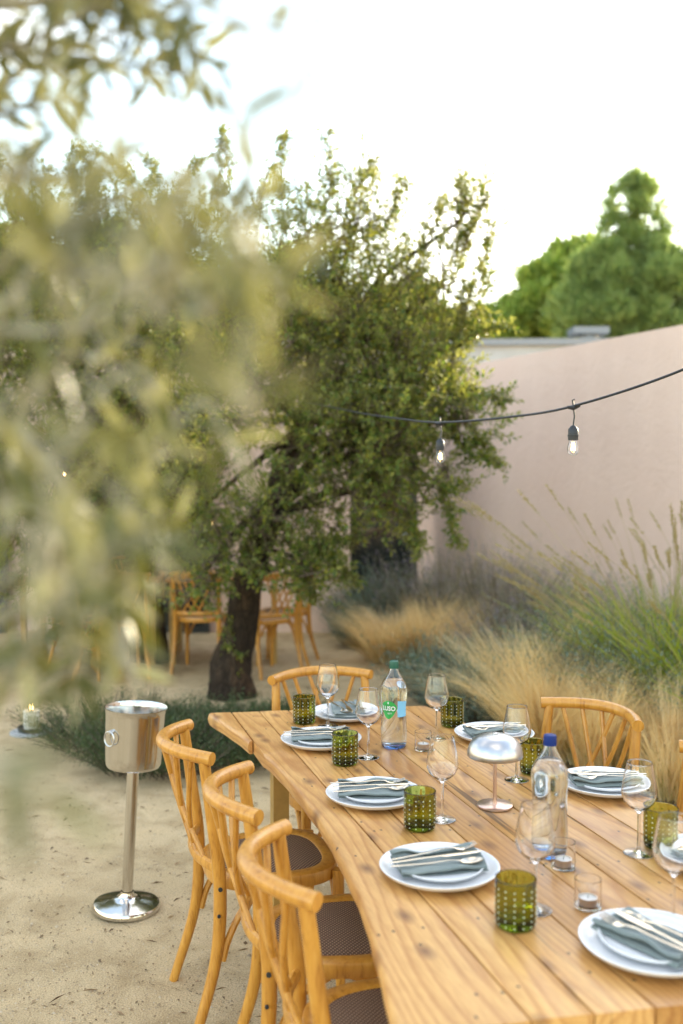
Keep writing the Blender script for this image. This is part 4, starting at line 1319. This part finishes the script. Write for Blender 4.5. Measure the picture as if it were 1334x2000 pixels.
patch('emblem', -122, -117, lambda s: (.149, .1565), M['label_white'], b1, .0013, 6)
b2 = make_bottle(M['cap_blue'])
b2.location = (.492, 2.327, TOP + .001)
tag(b2, 'clear water bottle with dark blue cap, label turned away', 'bottle', 'water bottles on the table')
patch('leaf_label', -34, 30, lambda s: (.134 - .034 * math.sin(math.pi * s) ** .9, .134 + .026 * math.sin(math.pi * s) ** .5), M['label_white'], b2, .0006)

# mushroom lamp
lp = empty('table_lamp', (.415, 2.665, TOP + .001), 0, 'brushed steel mushroom lamp on a thin stem in the middle of the table', 'lamp')
MB().lathe([(0, 0), (.047, 0), (.0485, .0012), (.0485, .0055), (.047, .0066), (.008, .0072), (0, .0072)], 48).build('base', M['rose'], lp)
MB().tube([(0, 0, .007), (0, 0, .172)], .0052, 14).build('stem', M['rose'], lp)
sh = [(.0735, .137), (.0750, .139), (.0745, .150), (.0700, .166), (.0610, .180), (.0470, .190), (.0300, .1955), (.0120, .1975), (0, .198)]
MB().lathe([(.006, .170), (.045, .168), (.066, .152), (.0725, .138), (.0735, .137)] + sh[1:], 64).build('lamp_shade', M['steel2'], lp, angle=60)
MB().lathe([(.0075, .1965), (.0075, .2005), (.006, .2012), (0, .2012)], 20).build('touch_button', M['steel2'], lp)

# ------------------------------------------------------------------ ice bucket on its stand, candle
st = empty('bucket_stand', (-.817, 3.721, 0), 0, 'polished steel stand with domed foot carrying the ice bucket', 'stand')
st.rotation_euler = (0, R(3.2), R(20))
MB().lathe([(0, .0), (.118, .0), (.126, .004), (.1275, .016), (.122, .026), (.095, .034), (.06, .039), (.034, .044), (.026, .052), (.024, .07)], 56).build('foot', M['steel'], st)
MB().tube([(0, 0, .045), (0, 0, .30), (0, 0, .535)], [.0205, .0215, .0225], 24).build('pole', M['steel'], st)
MB().lathe([(.0225, .525), (.032, .533), (.060, .5385), (.060, .5420), (0, .5420)], 32).build('tray', M['steel'], st)
bk = empty('ice_bucket', (0, 0, 0), 0, 'steel ice bucket with ring handles on the tall stand', 'bucket')
mw = Matrix.Translation((-.817, 3.721, 0)) @ Matrix.Rotation(R(20), 4, 'Z') @ Matrix.Rotation(R(3.2), 4, 'Y')
bk.matrix_world = mw @ Matrix.Translation((0, 0, .5425))
MB().lathe([(0, 0), (.085, 0), (.098, .004), (.1035, .016), (.106, .05), (.113, .205), (.1165, .224), (.1190, .2262), (.1190, .2285), (.1165, .2285), (.1135, .222), (.1105, .205), (.1035, .05), (.100, .016), (.09, .006), (0, .005)], 64).build('bucket_body', M['steel'], bk, angle=60)
for s, a in ((1, R(212)), (-1, R(212 + 180))):
    c = Vector((math.cos(a), math.sin(a), 0)); t = Vector((-math.sin(a), math.cos(a), 0))
    p0 = c * .1115 + Vector((0, 0, .150))
    h_ = MB().tube([p0 - c * .004, p0 + c * .012], [.010, .007], 12).build('handle_lug', M['steel2'], bk)
    ring = [p0 + c * .010 + t * math.sin(q) * .027 + Vector((0, 0, -.024 + math.cos(q) * .027)) for q in np.linspace(0, 2 * math.pi, 29)]
    MB().tube(ring, .0028, 8, cap=False).build('ring', M['steel2'], bk)

cd = empty('pillar_candle', (-1.974, 6.286, .032), 0, 'lit white pillar candle on a dark dish at the far left', 'candle')
MB().lathe([(0, 0), (.046, 0), (.048, .002), (.048, .112), (.046, .116), (.040, .114), (.02, .106), (0, .105)], 32).build('wax', M['wax'], cd)
MB().tube([(0, 0, .105), (.001, 0, .122)], .0014, 5).build('wick', M['wick'], cd)
MB().lathe([(0, .118), (.005, .122), (.0075, .130), (.005, .144), (0, .158)], 12).build('flame', M['flame'], cd)
dd = tag(MB().lathe([(0, .0), (.075, .0), (.085, .010), (.088, .030), (.082, .031), (.076, .018), (0, .016)], 36).build('candle_dish', M['dark_metal'], loc=(-1.974, 6.286, .0155)), 'dark round dish under the white pillar candle', 'dish')
dd.location = (-1.974, 6.286, .0155)
cd.location = (-1.974, 6.286, .033)
tag(MB().lathe([(0, 0), (.13, 0), (.135, .004), (.135, .012), (.13, .015), (0, .015)], 32).build('stone_slab', M['concrete'], loc=(-1.974, 6.286, .0)), 'flat grey stone under the candle dish', 'stone')

# ------------------------------------------------------------------ string lights
def string_light(pts, bulbs, label, n=14, r=.0045):
    root = empty('string_light', pts[0], 0, label, 'string light')
    o = Vector(pts[0])
    P = smooth_path([Vector(p) - o for p in pts], n)
    MB().tube(P, r, 8).build('cable', M['black_rubber'], root)
    for b in bulbs:
        q = Vector(b) - o
        p = min(P, key=lambda w: (w - q).length)
        p = Vector(p)
        drop = .068
        MB().tube([p + Vector((-.022, 0, -.004)), p + Vector((0, 0, -.006)), p + Vector((.022, 0, .002))], [.005, .0095, .005], 8).build('cable_clip', M['black_rubber'], root)
        MB().tube([p + Vector((0, 0, .0)), p + Vector((-.003, 0, .020)), p + Vector((.004, 0, .022))], .0035, 6).build('hook', M['black_rubber'], root)
        MB().tube([p, p + Vector((.004, 0, -.035)), p + Vector((0, 0, -drop))], .0032, 6).build('drop_wire', M['black_rubber'], root)
        z = -drop
        MB().lathe([(.0035, .002), (.010, -.002), (.0175, -.012), (.0175, -.030), (.0195, -.031), (.0195, -.036), (.0180, -.037), (.0175, -.050), (.012, -.050)][::-1], 20, c=(p.x, p.y, p.z + z)).build('socket', M['black_rubber'], root)
        bl = MB().lathe([(.0130, -.049), (.0150, -.058), (.0195, -.074), (.0200, -.084), (.0165, -.095), (.009, -.1015), (0, -.103)][::-1], 24, c=(p.x, p.y, p.z + z))
        bl.lathe([(0, -.102), (.0085, -.1005), (.0158, -.0943), (.0192, -.084), (.0187, -.074), (.0142, -.058), (.0122, -.049)][::-1], 24, c=(p.x, p.y, p.z + z))
        bo = bl.build('bulb', M['clear'], root, angle=60)
        fl = MB()
        for k in range(4):
            a = k * math.pi / 2
            fl.tube([p + Vector((math.cos(a) * .004, math.sin(a) * .004, z - .060)), p + Vector((math.cos(a) * .006, math.sin(a) * .006, z - .085))], .0009, 5)
        fl.build('filament', M['filament'], bo)
A_, B_ = spot(1120, 793, 3.45), spot(860, 825, 4.15)
string_light([spot(1560, 610, 2.9), spot(1334, 722, 3.15), A_, spot(990, 815, 3.8), B_, spot(780, 818, 4.6), spot(700, 806, 5.4), spot(600, 785, 6.9)], [A_, B_], 'black cable with two glass bulbs crossing in front of the pink wall')
C1, C2, C3 = spot(412, 985, 8.0), spot(124, 893, 8.0), spot(36, 868, 8.0)
string_light([spot(-120, 800, 8.0), C3, C2, spot(260, 960, 8.0), C1, spot(520, 960, 7.6)], [C1, C2, C3], 'distant cable with three glowing bulbs among the left oak leaves')

# ------------------------------------------------------------------ ground litter
n = 5200
y = 2.2 + 8.0 * rng.uniform(0, 1, n) ** 1.6; x = rng.uniform(-.42, .12, n) * y * 1.05
pos = np.stack([x, y, np.full(n, .003)], 1)
a = rng.uniform(0, 2 * math.pi, n)
ln = rng.uniform(.004, .016, n); ln[:420] = rng.uniform(.02, .07, 420)
d = np.stack([np.cos(a), np.sin(a), rng.normal(0, .12, n)], 1)
wd = np.where(ln > .018, .0032, ln * .45)
tag(link('ground_litter', leaves('ground_litter', pos, d, np.tile([0, 0, 1.], (n, 1)) + rng.normal(0, .2, (n, 3)), ln, wd, DIA), M['debris']), kind='stuff')
n = 260
y = 2.3 + 5.5 * rng.uniform(0, 1, n); x = rng.uniform(-.40, .08, n) * y
a = rng.uniform(0, 2 * math.pi, n)
tag(link('fallen_leaves', leaves('fallen_leaves', np.stack([x, y, np.full(n, .006)], 1), np.stack([np.cos(a), np.sin(a), rng.normal(0, .15, n)], 1), np.tile([0, 0, 1.], (n, 1)) + rng.normal(0, .4, (n, 3)), rng.uniform(.018, .036, n), rng.uniform(.010, .018, n)), M['debris']), kind='stuff')
n = 16000
y = 2.2 + 5.0 * rng.uniform(0, 1, n) ** 1.5; x = rng.uniform(-.42, .12, n) * y * 1.05
s = rng.uniform(.0015, .005, n); s[:500] = rng.uniform(.005, .011, 500)
oct_ = np.array([(1, 0, .3), (-.5, .85, .3), (-.5, -.85, .3), (0, 0, 1.0)]); tri = np.array([(0, 1, 3), (1, 2, 3), (2, 0, 3)])
rot = rng.uniform(0, 6.28, n); c, s_ = np.cos(rot), np.sin(rot)
V = np.stack([oct_[None, :, 0] * c[:, None] - oct_[None, :, 1] * s_[:, None], oct_[None, :, 0] * s_[:, None] + oct_[None, :, 1] * c[:, None], np.tile(oct_[None, :, 2] - .3, (n, 1))], 2) * s[:, None, None] + np.stack([x, y, np.zeros(n)], 1)[:, None, :]
tag(link('gravel', np_mesh('gravel', V.reshape(-1, 3), (tri[None] + (np.arange(n) * 4)[:, None, None]).reshape(-1, 3), 3), M['grit']), kind='stuff')

# ------------------------------------------------------------------ olive tree in front of the lens (trunk stands just outside the left border)
def olive_leaf_mesh():
    st_ = [(0, .012, 0), (.12, .055, .004), (.3, .10, .008), (.5, .115, .006), (.7, .095, -.004), (.88, .05, -.022), (1, .004, -.04)]
    vs_ = []
    for x, w, z in st_: vs_ += [(x, -w, z + w * .22), (x, 0, z), (x, w, z + w * .22)]
    fs = []
    for i in range(len(st_) - 1):
        for k in range(2):
            fs.append((i * 3 + k, (i + 1) * 3 + k, (i + 1) * 3 + k + 1, i * 3 + k + 1))
    return MB().add(vs_, fs).mesh('leaf', angle=80)
ol_me = olive_leaf_mesh(); ol_me.materials.append(M['olive_leaf'])
OT = Vector((-.95, .75, 0))
olive = empty('olive_tree', OT, 0, 'olive tree with blurred silvery branches close to the camera on the left', 'tree')
tp = smooth_path([(0, 0, -.05), (.03, .02, .5), (-.02, 0, 1.0), (.03, -.03, 1.5), (.0, .0, 2.1)], 6)
noisy_tube(tp, rads(.085, .035, len(tp)), 14, .08, 5).build('trunk', M['olive_bark'], olive)
twigs = [  # pixel path, distance at both ends, leaf pairs per metre
    ([(-40, 20), (120, 10), (330, 45)], 1.12, 1.05, 90), ([(200, -50), (360, 60), (400, 150)], 1.0, .95, 80), ([(-50, 120), (100, 60), (240, -20)], 1.05, 1.0, 90), ([(-50, 240), (40, 210), (150, 190)], 1.0, .95, 80), ([(300, -50), (420, 30), (560, 70)], .72, .66, 40), ([(560, -60), (610, 60), (590, 210)], .60, .52, 14), ([(-30, 90), (160, 110), (385, 150)], 1.10, 1.0, 74), ([(-40, 200), (80, 120), (260, 50)], 1.15, 1.1, 70), ([(-20, 140), (20, 240), (62, 330)], 1.0, .95, 60),
    ([(60, -50), (220, 20), (400, 110)], 1.1, 1.0, 70), ([(-40, 60), (60, 100), (180, 180)], 1.05, 1.0, 66), ([(120, -60), (260, 60), (300, 170)], 1.1, 1.05, 66), ([(-40, -20), (160, -10), (300, -5)], 1.1, 1.0, 70),
    ([(-40, 270), (30, 320), (110, 400)], .80, .78, 56), ([(-40, 330), (120, 340), (300, 285)], .80, .74, 24), ([(160, -60), (380, 10), (560, 60)], .60, .52, 10), ([(-40, 380), (40, 340), (70, 280)], .85, .8, 50),
    # rising and hanging sprays in the middle, with the pale stem that hangs towards the bucket
    ([(-50, 800), (60, 860), (150, 1010), (200, 1130), (255, 1310)], .82, .72, 22), ([(-50, 960), (90, 1010), (185, 1070)], .90, .84, 30), ([(190, 1075), (222, 1020), (214, 930)], .80, .78, 26), ([(300, 1160), (318, 1080), (265, 985), (330, 930)], .78, .74, 24),
    ([(-50, 700), (40, 560), (120, 420)], .80, .74, 40), ([(-50, 560), (60, 470), (210, 400)], .74, .70, 38), ([(-50, 880), (90, 760), (180, 580)], .76, .70, 36), ([(-50, 640), (150, 640), (300, 520)], .70, .64, 32),
    ([(-50, 1180), (40, 1100), (80, 990)], .72, .68, 30), ([(-50, 1050), (20, 960), (60, 880)], .86, .82, 34), ([(-60, 1230), (20, 1190), (110, 1150)], .62, .58, 18), ([(-60, 1500), (0, 1500), (90, 1545)], .42, .38, 12)]
sp_rng = random.Random(5)
low_rng = random.Random(12)
for _ in range(18):                        # pale hanging sprays below, round the drooping stem
    cx, cyy = low_rng.uniform(40, 330), low_rng.uniform(920, 1260)
    an, ln_, dd_ = low_rng.uniform(.9, 2.4) * low_rng.choice((-1, 1, 1)), low_rng.uniform(70, 150), low_rng.uniform(.62, .86)
    ex, ey = cx + math.cos(an) * ln_, cyy + math.sin(an) * ln_
    twigs.append(([(cx, cyy), ((cx + ex) / 2 + low_rng.uniform(-20, 20), (cyy + ey) / 2), (ex, ey)], dd_, dd_, low_rng.uniform(26, 38)))
for _ in range(50):                        # side sprays; each joins the nearest stem
    u_ = sp_rng.random()
    cx = -30 + 660 * u_ ** 1.12
    cyy = sp_rng.uniform(430, 930) - 60 * u_ if sp_rng.random() < .74 else sp_rng.uniform(930, 1250)
    if cyy > 930: cx *= .52
    an = sp_rng.choice((-1, 1)) * sp_rng.uniform(.7, 1.5) + (math.pi if sp_rng.random() < .25 else 0)
    ln_ = sp_rng.uniform(110, 230)
    dd_ = sp_rng.uniform(.60, .92) if sp_rng.random() < .72 else sp_rng.uniform(.44, .58)
    ex, ey = cx + math.cos(an) * ln_, cyy + math.sin(an) * ln_
    twigs.append(([(cx, cyy), ((cx + ex) / 2 + sp_rng.uniform(-25, 25), (cyy + ey) / 2 + sp_rng.uniform(-15, 15)), (ex, ey)], dd_, dd_ * sp_rng.uniform(.94, 1.02), sp_rng.uniform(26, 40)))
tm = MB()
LP, LD, LN, LL = [], [], [], []
stems = []
for ti, (pp, y0, y1, dens) in enumerate(twigs):
    m_ = len(pp)
    W = [spot(x, y, lerp(y0, y1, i / (m_ - 1))) - OT for i, (x, y) in enumerate(pp)]
    path = smooth_path(W, 8)
    tm.tube(path, rads(*((.0080, .0046) if ti == 17 else (.0034, .0020) if pp[0][0] < -20 else (.0019, .0011)), len(path)), 6)
    # limb that carries the twig, from the trunk
    if pp[0][0] < -20 or pp[0][1] < -20:
        hz = max(.25, min(2.05, W[0].z + rng.uniform(-.25, .05)))
        b0 = min(tp, key=lambda q: abs(q.z - hz))
        MB().tube(smooth_path([b0, b0.lerp(W[0], .55) + Vector((0, 0, .03)), W[0]], 5), rads(.010, .0034, 11), 6).build('branch', M['olive_bark'], olive)
    else:
        b0 = min(stems, key=lambda q: (q - W[0]).length)
        tm.tube(smooth_path([b0, b0.lerp(W[0], .5) + Vector((0, 0, .012)), W[0]], 4), rads(.0020, .0018, 9), 5)
    stems += path
    A = np.array(path)
    cum = np.concatenate([[0], np.cumsum(np.linalg.norm(np.diff(A, axis=0), axis=1))])
    npair = max(3, int(cum[-1] * dens))
    for k in range(npair):
        s = cum[-1] * (k + .5) / npair
        p = np.array([np.interp(s, cum, A[:, j]) for j in range(3)])
        q = np.array([np.interp(min(s + .01, cum[-1]), cum, A[:, j]) for j in range(3)])
        t_ = q - p
        t_ = t_ / np.linalg.norm(t_) if np.linalg.norm(t_) > 1e-6 else unit((A[-1] - A[-2])[None])[0]
        az = k * 1.57 + rng.uniform(-.4, .4)
        s1 = unit(np.cross(t_, [0.2, .1, 1.0])[None])[0]; s2 = np.cross(t_, s1)
        rv = s1 * math.cos(az) + s2 * math.sin(az)
        for sg in (1, -1):
            d_ = t_ * rng.uniform(.5, .9) + rv * sg * rng.uniform(.55, .9) + rng.normal(0, .12, 3)
            LP.append(p); LD.append(d_); LN.append(np.cross(np.cross(d_, t_), d_) * 0 + rv * -sg * .3 + np.array([0, -.25, .8]) + rng.normal(0, .45, 3)); LL.append(rng.uniform(.032, .055))
tag(tm.build('twigs', M['olive_bark'], olive), kind='stuff')
LP, LD, LN, LL = np.array(LP), np.array(LD), np.array(LN), np.array(LL)
size = LL / (LP[:, 1] + OT.y)
order = np.argsort(-size)
tv = np.array([v.co[:] for v in ol_me.vertices]); tf = np.array([p.vertices[:] for p in ol_me.polygons])
def frame(i):
    x = Vector(LD[i]).normalized(); z = Vector(LN[i]); z = (z - x * z.dot(x)).normalized(); y = z.cross(x)
    return x, y, z
rest_v, rest_f = [], []
for r_i, i in enumerate(order):
    x, y, z = frame(i)
    if r_i < 300:
        lf = bpy.data.objects.new('leaf', ol_me); col.objects.link(lf); lf.parent = olive
        lf.matrix_local = Matrix.Translation(Vector(LP[i])) @ Matrix((x, y, z)).transposed().to_4x4() @ Matrix.Scale(float(LL[i]), 4)
    else:
        B = np.array([x, y, z])
        rest_f.append(tf + len(rest_v) * len(tv)); rest_v.append(LP[i] + (tv * LL[i]) @ B)
if rest_v:
    tag(link('small_leaves', np_mesh('small_leaves', np.concatenate(rest_v), np.concatenate(rest_f), 4), M['olive_leaf'], olive), kind='stuff')
print('olive leaves', len(LP), 'tris', sum(len(o.data.polygons) for o in scene.objects if o.type == 'MESH'))
